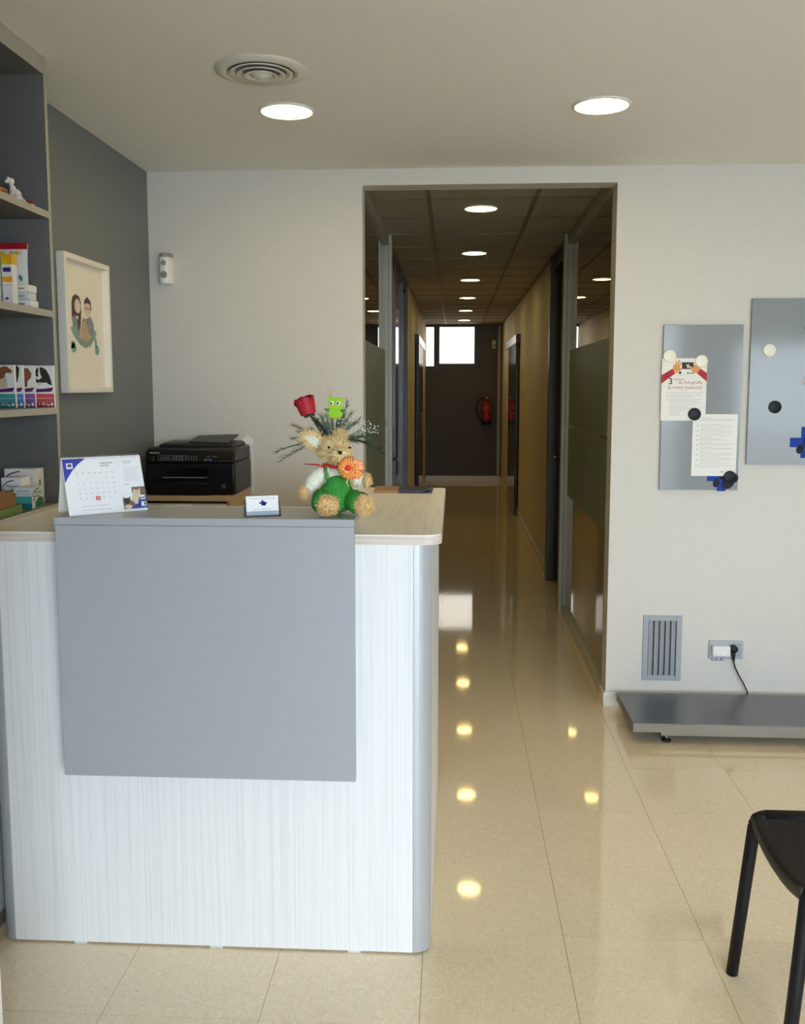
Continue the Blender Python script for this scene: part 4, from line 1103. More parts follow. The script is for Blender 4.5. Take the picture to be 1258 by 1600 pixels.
# head with muzzle
hd = MB().ellipsoid((-0.019, -0.008, 0.170), (0.041, 0.040, 0.037)).ellipsoid((0.000, -0.050, 0.161), (0.024, 0.030, 0.020))
fluff(hd, (-0.019, -0.008, 0.170), (0.041, 0.040, 0.037), 1300, 0.021, 0.0014, flow=(0.004, -0.08, 0.17))
fluff(hd, (0.000, -0.050, 0.161), (0.024, 0.030, 0.020), 500, 0.022, 0.0014, flow=(0.005, -0.085, 0.171))
hd.obj('head', 'straw', pt_)
# ears
def ear(base, tip, w, th, white):
    base = Vector(base); tip = Vector(tip); ax = tip - base; L = ax.length; ax.normalize()
    side = ax.cross(Vector((0, -1, 0))).normalized(); nrm = side.cross(ax)
    rot = Matrix((side, nrm, ax)).transposed()
    c = base + ax * L * 0.5
    mb = MB().ellipsoid(c, (w, th, L * 0.55), 20, 12, rot)
    fluff(mb, c, (w, th, L * 0.55), 420, 0.011, 0.0014, rot=rot)
    e = mb.obj('ear', 'straw', pt_)
    if white:
        f = -1 if (rot @ Vector((0, 1, 0))).y > 0 else 1
        MB().ellipsoid(c + (rot @ Vector((0, 1, 0))) * f * th * 0.95 - ax * 0.003, (w * 0.55, th * 0.35, L * 0.40), 16, 10, rot).obj('ear_lining', 'ear_white', e, smooth=True)
ear((-0.044, -0.004, 0.176), (-0.107, -0.002, 0.214), 0.023, 0.009, True)
ear((-0.012, 0.006, 0.196), (-0.002, 0.018, 0.222), 0.014, 0.008, False)
MB().ellipsoid((0.0055, -0.086, 0.170), (0.0058, 0.005, 0.005), 14, 10).obj('nose', 'black_gloss', pt_, smooth=True)
MB().ellipsoid((-0.029, -0.047, 0.181), (0.0038, 0.0038, 0.0034), 12, 8).obj('eye', 'black_gloss', pt_, smooth=True)
MB().ellipsoid((0.026, -0.044, 0.180), (0.0038, 0.0038, 0.0034), 12, 8).obj('eye', 'black_gloss', pt_, smooth=True)
# torso, overalls, legs
MB().ellipsoid((-0.014, 0.004, 0.092), (0.036, 0.030, 0.050)).obj('shirt', 'sleeve_white', pt_, smooth=True)
bd = MB().ellipsoid((-0.016, 0.0, 0.046), (0.050, 0.043, 0.046)).ellipsoid((-0.010, -0.016, 0.076), (0.034, 0.020, 0.032))
bd.tube([(-0.034, 0.0, 0.040), (-0.052, -0.018, 0.038), (-0.048, -0.048, 0.034), (-0.034, -0.074, 0.031)], [0.022, 0.031, 0.0305, 0.026], 18)
bd.tube([(0.010, 0.0, 0.040), (0.032, -0.018, 0.037), (0.046, -0.046, 0.033), (0.060, -0.068, 0.031)], [0.022, 0.030, 0.029, 0.024], 18)
bd.v = [(a_, b_, max(c_, 0.0006)) for a_, b_, c_ in bd.v]
bo = bd.obj('overalls', 'green_cloth', pt_, smooth=True)
for xa, xb in ((-0.034, -0.046), (0.006, 0.012)):
    MB().tube([(xa, -0.036, 0.095), ((xa + xb) / 2, -0.033, 0.115), (xb, -0.018, 0.136)], [0.0055, 0.005, 0.0045], 8).obj('strap', 'green_strap', bo, smooth=True)
for x, z, y, rx_, rz_ in ((-0.029, 0.0305, -0.080, 0.028, 0.026), (0.0652, 0.0305, -0.075, 0.022, 0.026)):
    mb = MB().ellipsoid((x, y, z), (rx_, 0.016, rz_))
    fluff(mb, (x, y, z), (rx_ * 0.95, 0.016, rz_ * 0.95), 700, 0.009, 0.0014, front=(0, -1, 0.2))
    mb.v = [(a_, b_, max(c_, 0.0006)) for a_, b_, c_ in mb.v]
    mb.obj('foot', 'straw_dark', pt_)
def arm(path, rr, hand, hr, nm='arm'):
    a_ = MB().tube(path, rr, 14)
    for p_, r_ in zip(path[1:], rr[1:]): fluff(a_, p_, (r_ * 0.97,) * 3, 110, 0.006, 0.0009)
    ao = a_.obj(nm, 'sleeve_white', pt_)
    mb = MB().ellipsoid(hand, hr)
    fluff(mb, hand, hr, 300, 0.008, 0.001)
    mb.obj('hand', 'straw_dark', ao)
arm([(-0.034, 0.0, 0.118), (-0.050, -0.008, 0.116), (-0.066, -0.018, 0.100), (-0.080, -0.026, 0.082), (-0.089, -0.031, 0.068)], [0.010, 0.018, 0.021, 0.019, 0.012], (-0.099, -0.035, 0.060), (0.013, 0.012, 0.017))
arm([(0.010, 0.0, 0.115), (0.026, -0.006, 0.105), (0.044, -0.013, 0.092), (0.058, -0.018, 0.090)], [0.010, 0.017, 0.019, 0.013], (0.069, -0.020, 0.090), (0.010, 0.012, 0.017))
# orange bow: looped striped ribbons round a red knot
bc = Vector((0.031, -0.070, 0.129))
bow = bpy.data.objects.new('bow', None)
def loop_strip(mb, ang, tilt, R, wid, u0, u1):
    d_ = Vector((math.cos(ang), -0.25 + tilt, math.sin(ang))).normalized()
    sd = d_.cross(Vector((0, -1, 0))).normalized(); up = sd.cross(d_).normalized()
    if up.y > 0: up = -up
    pts = []
    for k in range(11):
        a_ = 2 * PI * k / 10
        pts.append((d_ * (R * 0.5 * (1 - math.cos(a_))) + up * (R * 0.34 * math.sin(a_)), 0.35 + 0.65 * math.sin(a_ / 2)))
    vs = []
    for p, s_ in pts: vs += [bc + p + sd * (wid * u0 * s_), bc + p + sd * (wid * u1 * s_)]
    mb.add(vs, [(2 * k, 2 * k + 1, 2 * k + 3, 2 * k + 2) for k in range(10)])
lps = [(2 * PI * k / 9 + random.uniform(-.15, .35), random.uniform(-.15, .15), random.uniform(0.029, 0.038)) for k in range(9)] + [(2 * PI * k / 6 + random.uniform(-.2, .2), -0.6 + random.uniform(-.3, .2), random.uniform(0.020, 0.028)) for k in range(6)]
mb = None
bow_parent = None
for a_, tl_, R__ in lps:
    m1, m2 = MB(), MB(); m1.flat = m2.flat = True
    for u0, u1 in ((-1, -0.72), (-0.5, -0.12), (0.12, 0.5), (0.72, 1)): loop_strip(m1, a_, tl_, R__, 0.011, u0, u1)
    for u0, u1 in ((-0.72, -0.5), (-0.12, 0.12), (0.5, 0.72)): loop_strip(m2, a_, tl_, R__, 0.011, u0, u1)
    lo = m1.obj('bow_loop', 'ribbon_orange', pt_); m2.obj('bow_stripe', 'ribbon_yellow', lo)
    for q in (lo,): q['kind'] = 'stuff'
bpy.data.objects.remove(bow)
MB().ellipsoid(tuple(bc + Vector((-0.006, -0.014, 0.001))), (0.008, 0.006, 0.008), 14, 8).obj('bow_knot', 'ribbon_red', pt_, smooth=True)
MB().tube([(0.028, -0.07, 0.112), (0.020, -0.072, 0.092), (0.024, -0.066, 0.08)], [0.002, 0.0022, 0.001], 6).obj('bow_tail', 'ribbon_yellow', pt_)
MB().tube([(0.034, -0.07, 0.112), (0.040, -0.07, 0.095), (0.038, -0.064, 0.083)], [0.002, 0.0022, 0.001], 6).obj('bow_tail', 'ribbon_yellow', pt_)
MB().tube([(0.0, -0.052, 0.128), (-0.022, -0.048, 0.130), (-0.038, -0.042, 0.136), (-0.050, -0.036, 0.131), (-0.042, -0.040, 0.127), (-0.060, -0.036, 0.134), (-0.099, -0.030, 0.1355)], [0.004, 0.0045, 0.003, 0.0026, 0.0026, 0.0022, 0.0012], 8).obj('neck_ribbon', 'ribbon_red', pt_, smooth=True)
# rose
rs = bpy.data.objects.new('rose_tmp', None)
rc = Vector((-0.099, 0.02, 0.287)); tilt = Matrix.Rotation(-0.30, 3, 'Y')
st = MB().tube([(-0.030, 0.045, 0.17), (-0.062, 0.045, 0.215), (-0.088, 0.03, 0.258), (-0.093, 0.025, 0.268)], [0.0022, 0.002, 0.002, 0.0025], 8).obj('rose_stem', 'leaf_dark', pt_, smooth=True)
def petal(a0, span, r0, r1, h, flare):
    vs = []; nu_, nv_ = 9, 7
    for j in range(nv_):
        v = j / (nv_ - 1)
        for i in range(nu_):
            u = i / (nu_ - 1); a_ = a0 + (u - 0.5) * span
            r = r0 + (r1 - r0) * math.sin(min(1, v * 1.3) * PI / 2) + flare * max(0, v - 0.7) * 3 * (0.4 + abs(u - 0.5))
            z = -0.022 + h * v * (1 - 0.22 * abs(2 * u - 1) ** 2 * v)
            vs.append(rc + tilt @ Vector((r * math.cos(a_), r * math.sin(a_), z)))
    return MB().add(vs, [(j * nu_ + i, j * nu_ + i + 1, (j + 1) * nu_ + i + 1, (j + 1) * nu_ + i) for j in range(nv_ - 1) for i in range(nu_ - 1)])
bpy.data.objects.remove(rs)
MB().ellipsoid(tuple(rc + tilt @ Vector((0, 0, -0.003))), (0.0225, 0.0225, 0.0225), 16, 12).obj('rose_heart', 'rose_red', pt_, smooth=True)
for k in range(5): petal(k * 2 * PI / 5 - 1.2, 1.9, 0.0205, 0.0255, 0.044 + 0.004 * (k % 3), 0.004 + 0.003 * (k % 2)).obj('rose_petal', 'rose_red', pt_, smooth=True)
for k in range(3): petal(k * 2 * PI / 3 + 0.4, 1.7, 0.010, 0.0175, 0.051, 0.001).obj('rose_petal', 'rose_red', pt_, smooth=True)
for k in range(5):
    a_ = k * 2 * PI / 5
    p = rc + tilt @ Vector((0.006 * math.cos(a_), 0.006 * math.sin(a_), -0.021)); q = rc + tilt @ Vector((0.016 * math.cos(a_), 0.016 * math.sin(a_), -0.030))
    MB().ellipsoid(tuple((p + q) / 2), (0.006, 0.006, 0.004), 8, 6).obj('rose_sepal', 'leaf_dark', pt_, smooth=True)
# owl pick
oc = Vector((-0.0228, 0.040, 0.2836))
MB().tube([tuple(oc + Vector((-0.002, 0.001, -0.022))), (-0.022, 0.042, 0.18)], 0.0013, 8).obj('pick_stick', 'stick_wood', pt_, smooth=True)
out = [(-0.020, 0.028), (-0.012, 0.027), (0.0, 0.0265), (0.010, 0.027), (0.021, 0.029), (0.0205, 0.014), (0.019, 0.0), (0.021, -0.014), (0.018, -0.025), (0.008, -0.030), (-0.006, -0.030), (-0.016, -0.026), (-0.0195, -0.014), (-0.018, 0.0), (-0.0195, 0.014)]
ow = MB().prismy([(oc.x + x, oc.z + z) for x, z in out][::-1], oc.y - 0.0025, oc.y + 0.0025).obj('owl_body', 'owl_green', pt_, bevel=0.001)
MB().prismy([(oc.x - 0.014, oc.z - 0.003), (oc.x - 0.019, oc.z - 0.010), (oc.x - 0.031, oc.z - 0.0055), (oc.x - 0.029, oc.z - 0.002)], oc.y - 0.004, oc.y - 0.0026).obj('owl_wing', 'owl_wing', ow)
MB().prismy([(oc.x + 0.012, oc.z - 0.005), (oc.x + 0.018, oc.z - 0.013), (oc.x + 0.026, oc.z - 0.011), (oc.x + 0.028, oc.z - 0.005)], oc.y - 0.004, oc.y - 0.0026).obj('owl_wing', 'owl_wing', ow)
for x in (-0.0095, 0.0085):
    MB().lathe([(0.0062, 0.0), (0.0055, -0.002), (0.0, -0.0028)], (oc.x + x, oc.y - 0.0026, oc.z + 0.012), 16, 'y').obj('owl_eye', 'breath_white', ow, smooth=True)
    MB().lathe([(0.0032, 0.0), (0.0028, -0.0012), (0.0, -0.0016)], (oc.x + x - 0.001, oc.y - 0.0050, oc.z + 0.0115), 12, 'y').obj('owl_pupil', 'black_gloss', ow, smooth=True)
MB().prismy([(oc.x - 0.0045, oc.z + 0.0065), (oc.x + 0.0035, oc.z + 0.0065), (oc.x - 0.0005, oc.z + 0.0005)], oc.y - 0.0045, oc.y - 0.0026).obj('owl_beak', 'cap_yellow', ow)
for x in (-0.013, -0.003, 0.006, 0.015):
    MB().ellipsoid((oc.x + x, oc.y - 0.002, oc.z - 0.0275), (0.0025, 0.002, 0.0025), 8, 6).obj('owl_toe', 'ribbon_orange', ow, smooth=True)
# foliage behind the head
def frond(p, q, sag, n, ln, w, mat, name='fern_frond'):
    p = Vector(p); q = Vector(q); mb = MB(); pts = []
    for k in range(9):
        u = k / 8; pts.append(p.lerp(q, u) + Vector((0, 0, sag * math.sin(PI * u))))
    mb.tube(pts, [0.0011 * (1 - 0.7 * k / 8) for k in range(9)], 5)
    ax = (q - p).normalized()
    for k in range(n):
        u = 0.15 + 0.85 * (k + random.random()) / n
        i = min(7, int(u * 8)); b0 = pts[i].lerp(pts[i + 1], u * 8 - i)
        sd = Vector((random.uniform(-1, 1), random.uniform(-1, 1), random.uniform(-1, 1))); sd -= ax * sd.dot(ax); sd.normalize()
        dirn = (ax * 0.9 + sd * random.uniform(0.2, 0.6)).normalized()
        mb.strand(b0, b0 + dirn * ln * random.uniform(0.6, 1.2) * (1.1 - 0.5 * u), w)
    return mb.obj(name, mat, pt_)
root = (-0.030, 0.040, 0.19)
for q, sag, m in (((-0.186, 0.04, 0.163), 0.012, 'fern_green'), ((-0.172, 0.04, 0.140), 0.014, 'fern_green'), ((-0.140, 0.05, 0.235), 0.0, 'fern_green'),
                  ((-0.142, 0.05, 0.197), 0.01, 'fern_green'), ((0.112, 0.06, 0.238), -0.008, 'leaf_dark'), ((0.100, 0.04, 0.171), 0.016, 'leaf_dark'),
                  ((0.106, 0.04, 0.159), 0.020, 'leaf_dark'), ((0.040, 0.06, 0.250), 0.0, 'fern_green'), ((0.008, 0.065, 0.298), 0.0, 'fern_green'),
                  ((-0.05, 0.05, 0.262), 0.0, 'fern_pale'), ((0.0, 0.055, 0.262), 0.0, 'fern_pale'), ((-0.075, 0.05, 0.252), 0.0, 'leaf_dark'), ((-0.02, 0.06, 0.245), 0.0, 'leaf_dark'),
                  ((-0.125, 0.05, 0.215), 0.004, 'fern_green'), ((-0.035, 0.05, 0.268), 0.0, 'fern_pale'), ((-0.088, 0.035, 0.262), 0.0, 'leaf_dark'), ((-0.078, 0.035, 0.248), 0.004, 'leaf_dark'), ((-0.065, 0.05, 0.262), 0.0, 'fern_pale'), ((0.022, 0.05, 0.238), 0.0, 'fern_pale'), ((-0.09, 0.055, 0.225), 0.0, 'fern_pale'), ((0.02, 0.05, 0.268), 0.0, 'fern_green'), ((0.066, 0.05, 0.20), 0.008, 'fern_green')):
    frond(root, q, sag, 54, 0.036, 0.0009, m)
for q in ((-0.062, 0.05, 0.25), (-0.035, 0.055, 0.258), (-0.005, 0.05, 0.25), (0.018, 0.05, 0.245), (-0.05, 0.055, 0.235), (0.048, 0.05, 0.222), (0.062, 0.05, 0.226), (0.078, 0.055, 0.222)):
    mb = MB(); bl = MB()
    p0_ = Vector(root); q_ = Vector(q)
    mb.tube([p0_, q_], 0.0006, 4)
    for k in range(12):
        e = q_ + Vector((random.gauss(0, 0.011), random.gauss(0, 0.008), random.gauss(0, 0.011)))
        mb.tube([p0_.lerp(q_, random.uniform(0.6, 0.98)), e], 0.00035, 3, False)
        bl.ellipsoid(tuple(e), (0.0019, 0.0019, 0.0019), 6, 4)
    so = mb.obj('flower_sprig', 'fern_pale', pt_); b2_ = bl.obj('tiny_blossoms', 'breath_white', so); b2_['kind'] = 'stuff'
for q, sg in (((-0.046, 0.07, 0.335), 0.0), ((-0.095, 0.06, 0.322), 0.0), ((-0.038, 0.07, 0.328), 0.0)):
    mb = MB(); q_ = Vector(q); p_ = Vector((-0.035, 0.06, 0.21)); ax = (q_ - p_).normalized()
    mb.tube([p_, q_], 0.0008, 4)
    for k in range(26):
        b0 = q_ - ax * 0.035 * random.random()
        sd = Vector((random.uniform(-1, 1), random.uniform(-1, 1), 0))
        if k % 2: mb.ellipsoid(tuple(b0 + sd * 0.0022), (0.0016, 0.0016, 0.0032), 6, 4)
        else: mb.strand(b0, b0 + (ax + sd * 0.12) * 0.036, 0.0003)
    mb.obj('wheat_ear', 'wheat', pt_)
MB().ellipsoid((0.048, 0.012, 0.044), (0.022, 0.010, 0.014), 10, 6).obj('dark_leaf', 'leaf_dark', pt_)

# ------------------------------------------------------------------ things on the shelves
def carton(name, label, cat, x0, x1, y0, y1, z0, z1, mat='box_white', grp=None, bevel=0.001):
    t = thing(name, label, cat, ((x0 + x1) / 2, (y0 + y1) / 2, z0), group=grp)
    box(x0, x1, y0, y1, z0, z1).obj('carton', mat, t, t.location, bevel=bevel)
    F = Face((x0 - t.location[0], y0 - t.location[1], 0), (1, 0, 0), (0, 0, 1), 0.0004)      # face towards the room's front
    S = Face((x1 - t.location[0], y0 - t.location[1], 0), (0, 1, 0), (0, 0, 1), 0.0004)      # face towards the room
    return t, F, S, x1 - x0, y1 - y0, z1 - z0
Z3 = SH[2]
G_ = 'dog medicine boxes on the third shelf'
for lab, xr, y, c1, c2, dog, wtxt in (
        ('red-banded medicine box marked over 40 kg with a black and white dog', -1.2855, 2.912, 'box_red', 'box_red_dark', 'spaniel', '> 40 kg'),
        ('purple-banded medicine box with a brown dog, next to the red one', -1.334, 2.880, 'box_purple', 'box_purple_dark', 'brown', '0 kg'),
        ('blue-banded medicine box with a black dog, between purple and teal boxes', -1.357, 2.850, 'box_blue', 'box_blue_dark', 'black', 'kg'),
        ('teal-banded medicine box with a tan and brown dog, leftmost in the row', -1.369, 2.820, 'box_teal', 'box_teal_dark', 'tan', '-10 kg')):
    w_ = 0.075 if dog != 'spaniel' else 0.068
    t, F, S, w, dpt, h = carton('medicine_box', lab, 'box', xr - w_, xr, y, y + 0.012, Z3, Z3 + 0.134, grp=G_)
    F.rect(('printed_band', c1), 0, w, 0.022, 0.044); F.rect(('printed_band', c2), 0, w, 0.0005, 0.022)
    F.rect(('printed_stripe', 'box_white'), 0.002, w - 0.004, 0.0295, 0.0305, 1); F.rect(('printed_stripe', 'box_white'), 0.002, w - 0.002, 0.0185, 0.0195, 1)
    F.poly(('printed_swoosh', 'box_violet'), [(0.0, 0.048), (w - 0.008, 0.051), (w - 0.001, 0.064), (w * 0.5, 0.060), (0.0, 0.059)], 1)
    F.disc(('printed_dot', 'box_white'), w - 0.008, 0.0105, 0.0048, 0.0055, 1)
    wid = {'> 40 kg': 0.036, '0 kg': 0.026, 'kg': 0.016, '-10 kg': 0.036}[wtxt]
    F.text(('printed_weight', 'box_white'), wtxt, w - 0.016 - wid, 0.007, 0.013, 1, width=wid, bold=True)
    if dog == 'spaniel':
        F.disc(('printed_half_mark', 'box_white'), 0.004, 0.0105, 0.003, 0.004, 1)
        F.poly(('printed_dog', 'dog_black'), [(0.004, 0.085), (0.005, 0.108), (0.014, 0.125), (0.030, 0.129), (0.044, 0.122), (0.054, 0.105), (0.060, 0.085), (0.062, 0.070), (0.048, 0.076), (0.030, 0.080), (0.015, 0.078)])
        F.poly(('printed_chest', 'box_white'), [(0.006, 0.066), (0.008, 0.080), (0.022, 0.078), (0.046, 0.080), (0.054, 0.068), (0.04, 0.062), (0.015, 0.062)], 1)
        F.poly(('printed_blaze', 'box_white'), [(0.020, 0.127), (0.024, 0.127), (0.025, 0.108), (0.030, 0.096), (0.020, 0.088), (0.010, 0.093), (0.012, 0.104), (0.019, 0.110)], 1)
        F.disc(('printed_nose', 'dog_black'), 0.0155, 0.103, 0.004, 0.0045, 2); F.disc(('printed_tan', 'dog_tan'), 0.022, 0.077, 0.008, 0.004, 2)
    elif dog == 'brown':
        F.poly(('printed_dog', 'dog_brown'), [(w - 0.040, 0.066), (w - 0.038, 0.112), (w - 0.030, 0.126), (w - 0.018, 0.124), (w - 0.008, 0.108), (w - 0.011, 0.094), (w - 0.022, 0.084), (w - 0.024, 0.066)])
    elif dog == 'black':
        F.poly(('printed_dog', 'dog_black'), [(w - 0.024, 0.084), (w - 0.030, 0.118), (w - 0.026, 0.130), (w - 0.016, 0.132), (w - 0.010, 0.124), (w - 0.013, 0.100), (w - 0.018, 0.080)])
    else:
        F.poly(('printed_dog', 'dog_tan'), [(w - 0.056, 0.062), (w - 0.056, 0.100), (w - 0.040, 0.104), (w - 0.026, 0.098), (w - 0.024, 0.062)])
        F.poly(('printed_head', 'dog_brown'), [(w - 0.056, 0.098), (w - 0.054, 0.122), (w - 0.034, 0.130), (w - 0.024, 0.130), (w - 0.006, 0.116), (w - 0.010, 0.108), (w - 0.026, 0.110), (w - 0.034, 0.094), (w - 0.046, 0.090)], 1)
    F.build(t)

Z4 = SH[3]
def swoosh_box(t, F, S, w, dp, h, face, c1, txt=True):
    K, q = (F, w) if face == 'F' else (S, dp)
    K.line(('printed_swoosh', 'emblem_navy'), [(0.62 * q, 0.92 * h), (0.30 * q, 0.86 * h), (0.10 * q, 0.74 * h), (0.06 * q, 0.60 * h), (0.25 * q, 0.54 * h), (0.6 * q, 0.58 * h)], 0.0028, 1)
    if txt: K.text(('printed_name', 'ink_dark'), 'Milbemax', 0.22 * q, 0.68 * h, 0.012, 1, width=0.62 * q)
t, F, S, w, dp, h = carton('medicine_carton', 'teal and white medicine carton at the front of the lowest shelf', 'box', -1.356, -1.298, 2.752, 2.832, Z4, Z4 + 0.068, 'box_grey', 'medicine cartons on the lowest shelf')
F.rect(('printed_band', 'box_teal'), 0, w, 0.018, 0.040); F.rect(('printed_band', 'box_teal_dark'), 0, w, 0.0005, 0.018)
F.rect(('printed_text', 'ink_grey'), 0.008, w - 0.01, 0.055, 0.0575, 1); F.rect(('printed_text', 'ink_grey'), 0.008, w - 0.004, 0.046, 0.0475, 1)
swoosh_box(t, F, S, w, dp, h, 'S', None)
S.poly(('printed_field', 'ink_green'), [(0.022, 0.002), (dp - 0.002, 0.002), (dp - 0.002, 0.028), (0.05, 0.036), (0.022, 0.02)])
S.poly(('printed_figure', 'ink_dark'), [(0.006, 0.026), (0.018, 0.026), (0.014, 0.034), (0.010, 0.030), (0.007, 0.034)], 1)
S.build(t); F.build(t)
t, F, S, w, dp, h = carton('medicine_carton', 'white medicine carton with dark swoosh behind the teal carton', 'box', -1.412, -1.347, 2.790, 2.850, Z4, Z4 + 0.094, 'box_white', 'medicine cartons on the lowest shelf')
swoosh_box(t, F, S, w, dp, h, 'F', None); F.build(t)
t, F, S, w, dp, h = carton('medicine_carton', 'white medicine carton with purple swoosh, furthest back on the lowest shelf', 'box', -1.437, -1.333, 2.862, 2.918, Z4, Z4 + 0.116, 'box_white', 'medicine cartons on the lowest shelf')
F.line(('printed_swoosh', 'box_violet'), [(0.05, 0.108), (0.02, 0.10), (0.003, 0.088)], 0.004, 1)
F.text(('printed_name', 'ink_dark'), 'Milbemax', 0.03, 0.082, 0.011, 1, width=0.06)
S.rect(('printed_mark', 'ink_grey'), 0.018, 0.03, 0.06, 0.08, 1); F.build(t); S.build(t)
t = thing('cardboard_tray', 'brown cardboard display tray with green front edge, lowest shelf', 'tray', (-1.345, 2.60, Z4)); of = t.location
MB().prismy([(-1.40, Z4), (-1.298, Z4), (-1.298, Z4 + 0.028), (-1.40, Z4 + 0.028)][::-1], 2.53, 2.533).obj('front_edge', 'card_green', t, of)
MB().prismx([(2.53, Z4), (2.685, Z4), (2.685, Z4 + 0.026), (2.53, Z4 + 0.022)], -1.301, -1.298).obj('side_edge', 'card_green', t, of)
MB().prismx([(2.533, Z4 + 0.003), (2.66, Z4 + 0.003), (2.66, Z4 + 0.058), (2.64, Z4 + 0.068), (2.533, Z4 + 0.08)], -1.32, -1.302).obj('side_flap', 'cardboard', t, of)
MB().box(-1.40, -1.302, 2.533, 2.682, Z4, Z4 + 0.003).obj('tray_base', 'cardboard', t, of)
MB().box(-1.40, -1.397, 2.533, 2.66, Z4 + 0.003, Z4 + 0.08).obj('side_wall', 'cardboard', t, of)
MB().box(-1.397, -1.32, 2.657, 2.66, Z4 + 0.003, Z4 + 0.06).obj('rear_wall', 'cardboard', t, of)

Z2 = SH[1]
t = thing('treat_pouch', 'white pouch with red top band on the second shelf', 'pouch', (-1.42, 2.89, Z2)); of = t.location
prof = [(0.020, 0.0), (0.018, 0.03), (0.012, 0.09), (0.006, 0.15), (0.0022, 0.182), (0.0018, 0.204)]
vs = []; m_ = 12
for d_, z in prof:
    for i in range(m_ + 1):
        u = i / m_
        pin = 1 - 0.06 * math.sin(PI * z / 0.204 * 0.9) ; x = -1.425 + (u - 0.5) * 0.172 * pin
        vs.append((x, 2.888 - d_ * math.sin(PI * u) ** 0.6, Z2 + z))
for d_, z in prof:
    for i in range(m_ + 1):
        u = i / m_
        pin = 1 - 0.06 * math.sin(PI * z / 0.204 * 0.9); x = -1.425 + (u - 0.5) * 0.172 * pin
        vs.append((x, 2.889 + d_ * 0.9 * math.sin(PI * u) ** 0.6, Z2 + z))
N_ = (m_ + 1); K_ = len(prof); fs = []
for s_ in range(2):
    o0 = s_ * N_ * K_
    for j in range(K_ - 1):
        for i in range(m_):
            a_ = o0 + j * N_ + i; fs.append((a_, a_ + 1, a_ + N_ + 1, a_ + N_))
MB().add(vs, fs).obj('bag', 'box_white', t, of, smooth=True)
box(-1.508, -1.342, 2.8850, 2.8915, Z2 + 0.188, Z2 + 0.207).obj('top_band', 'band_red', t, of)
F = Face((-1.508 - of[0], 2.8822 - of[1], 0), (1, 0, 0), (0, 0, 1), 0.0004)
for u in (0.085, 0.117, 0.135):
    F.disc(('printed_badge', 'cap_yellow'), u, 0.176, 0.006, 0.006); F.rect(('printed_text', 'ink_light'), u + 0.008, u + 0.013, 0.172, 0.181)
F.build(t)
F = Face((-1.508 - of[0], 2.8685 - of[1], 0), (1, 0, 0), (0, 0, 1), 0.0004)
F.disc(('printed_logo', 'ink_grey'), 0.112, 0.078, 0.0045); F.disc(('printed_logo', 'box_white'), 0.112, 0.078, 0.003, lvl=1)
F.rect(('printed_text', 'ink_grey'), 0.120, 0.132, 0.076, 0.080); F.rect(('printed_text', 'ink_light'), 0.11, 0.142, 0.070, 0.071)
F.disc(('printed_drop', 'box_teal'), 0.150, 0.097, 0.006, 0.010, 0, a0=0.4)
F.build(t)
for lab, xa, cap_, navy in (('slim white bottle carton with yellow top beside the pouch', -1.352, 'cap_yellow', 1), ('slim white bottle carton with green top, leftmost on second shelf', -1.392, 'cap_green', 1)):
    t, F, S, w, dp, h = carton('bottle_carton', lab, 'box', xa - 0.002, xa + 0.030, 2.738 - 0.02 * (cap_ == 'cap_green'), 2.770 - 0.02 * (cap_ == 'cap_green'), Z2, Z2 + 0.152, grp='slim bottle cartons')
    F.rect(('printed_top', cap_), 0, w, 0.122, 0.1515); S.rect(('printed_top', cap_), 0, dp, 0.122, 0.1515)
    F.rect(('printed_badge', 'navy_print'), 0.004, w - 0.004, 0.100, 0.113); F.rect(('printed_band', cap_), 0, w, 0.070, 0.086)
    F.rect(('printed_line', 'ink_grey'), 0.0, w, 0.060, 0.0615); F.disc(('printed_logo', 'navy_print'), w * 0.4, 0.022, 0.006, 0.003)
    F.build(t); S.build(t)
for k, (lab, dx, m) in enumerate((('bottom flat carton of the small stack by the pouch', 0.006, 'band_red'), ('middle flat silver carton of the small stack by the pouch', 0.0, 'ink_grey'), ('top flat carton of the small stack by the pouch', 0.002, 'ink_grey'))):
    t, F, S, w, dp, h = carton('flat_carton', lab, 'box', -1.356, -1.300 + dx, 2.80, 2.848, Z2 + k * 0.0232, Z2 + k * 0.0232 + 0.0225, ['box_white', 'box_grey', 'box_white'][k], 'flat cartons on the second shelf', 0.003)
    F.rect(('printed_end', ['band_red', 'ink_dark', 'hair_brown'][k]), 0.002, 0.006, 0.004, 0.019); F.rect(('printed_name', 'ink_grey'), 0.014, 0.040, 0.009, 0.014)
    F.rect(('printed_line', ['band_red', 'ink_grey', 'ink_light'][k]), 0.004, w - 0.004, 0.003, 0.0045)
    F.build(t)

Z1 = SH[0]
t = thing('dog_figurine', 'small white sitting dog figurine on the top shelf', 'figurine', (-1.335, 2.80, Z1)); of = (0, 0, 0)
bd = MB().ellipsoid((0.006, 0, 0.026), (0.016, 0.011, 0.019)).ellipsoid((-0.002, -0.002, 0.040), (0.010, 0.009, 0.016)).ellipsoid((-0.006, -0.003, 0.056), (0.006, 0.006, 0.010))
bd.obj('body', 'ceramic_white', t, smooth=True)
hd = MB().ellipsoid((-0.010, -0.004, 0.068), (0.0105, 0.009, 0.0095)).ellipsoid((-0.018, -0.010, 0.065), (0.0065, 0.006, 0.005)).obj('head', 'ceramic_white', t, smooth=True)
MB().ellipsoid((-0.003, 0.004, 0.068), (0.003, 0.004, 0.008), 10, 8).obj('ear', 'ceramic_white', hd, smooth=True)
MB().ellipsoid((-0.012, -0.011, 0.071), (0.004, 0.003, 0.008), 10, 8).obj('ear', 'ceramic_white', hd, smooth=True)
MB().ellipsoid((-0.0235, -0.013, 0.0665), (0.0018, 0.0018, 0.0016), 8, 6).obj('nose', 'black_gloss', hd, smooth=True)
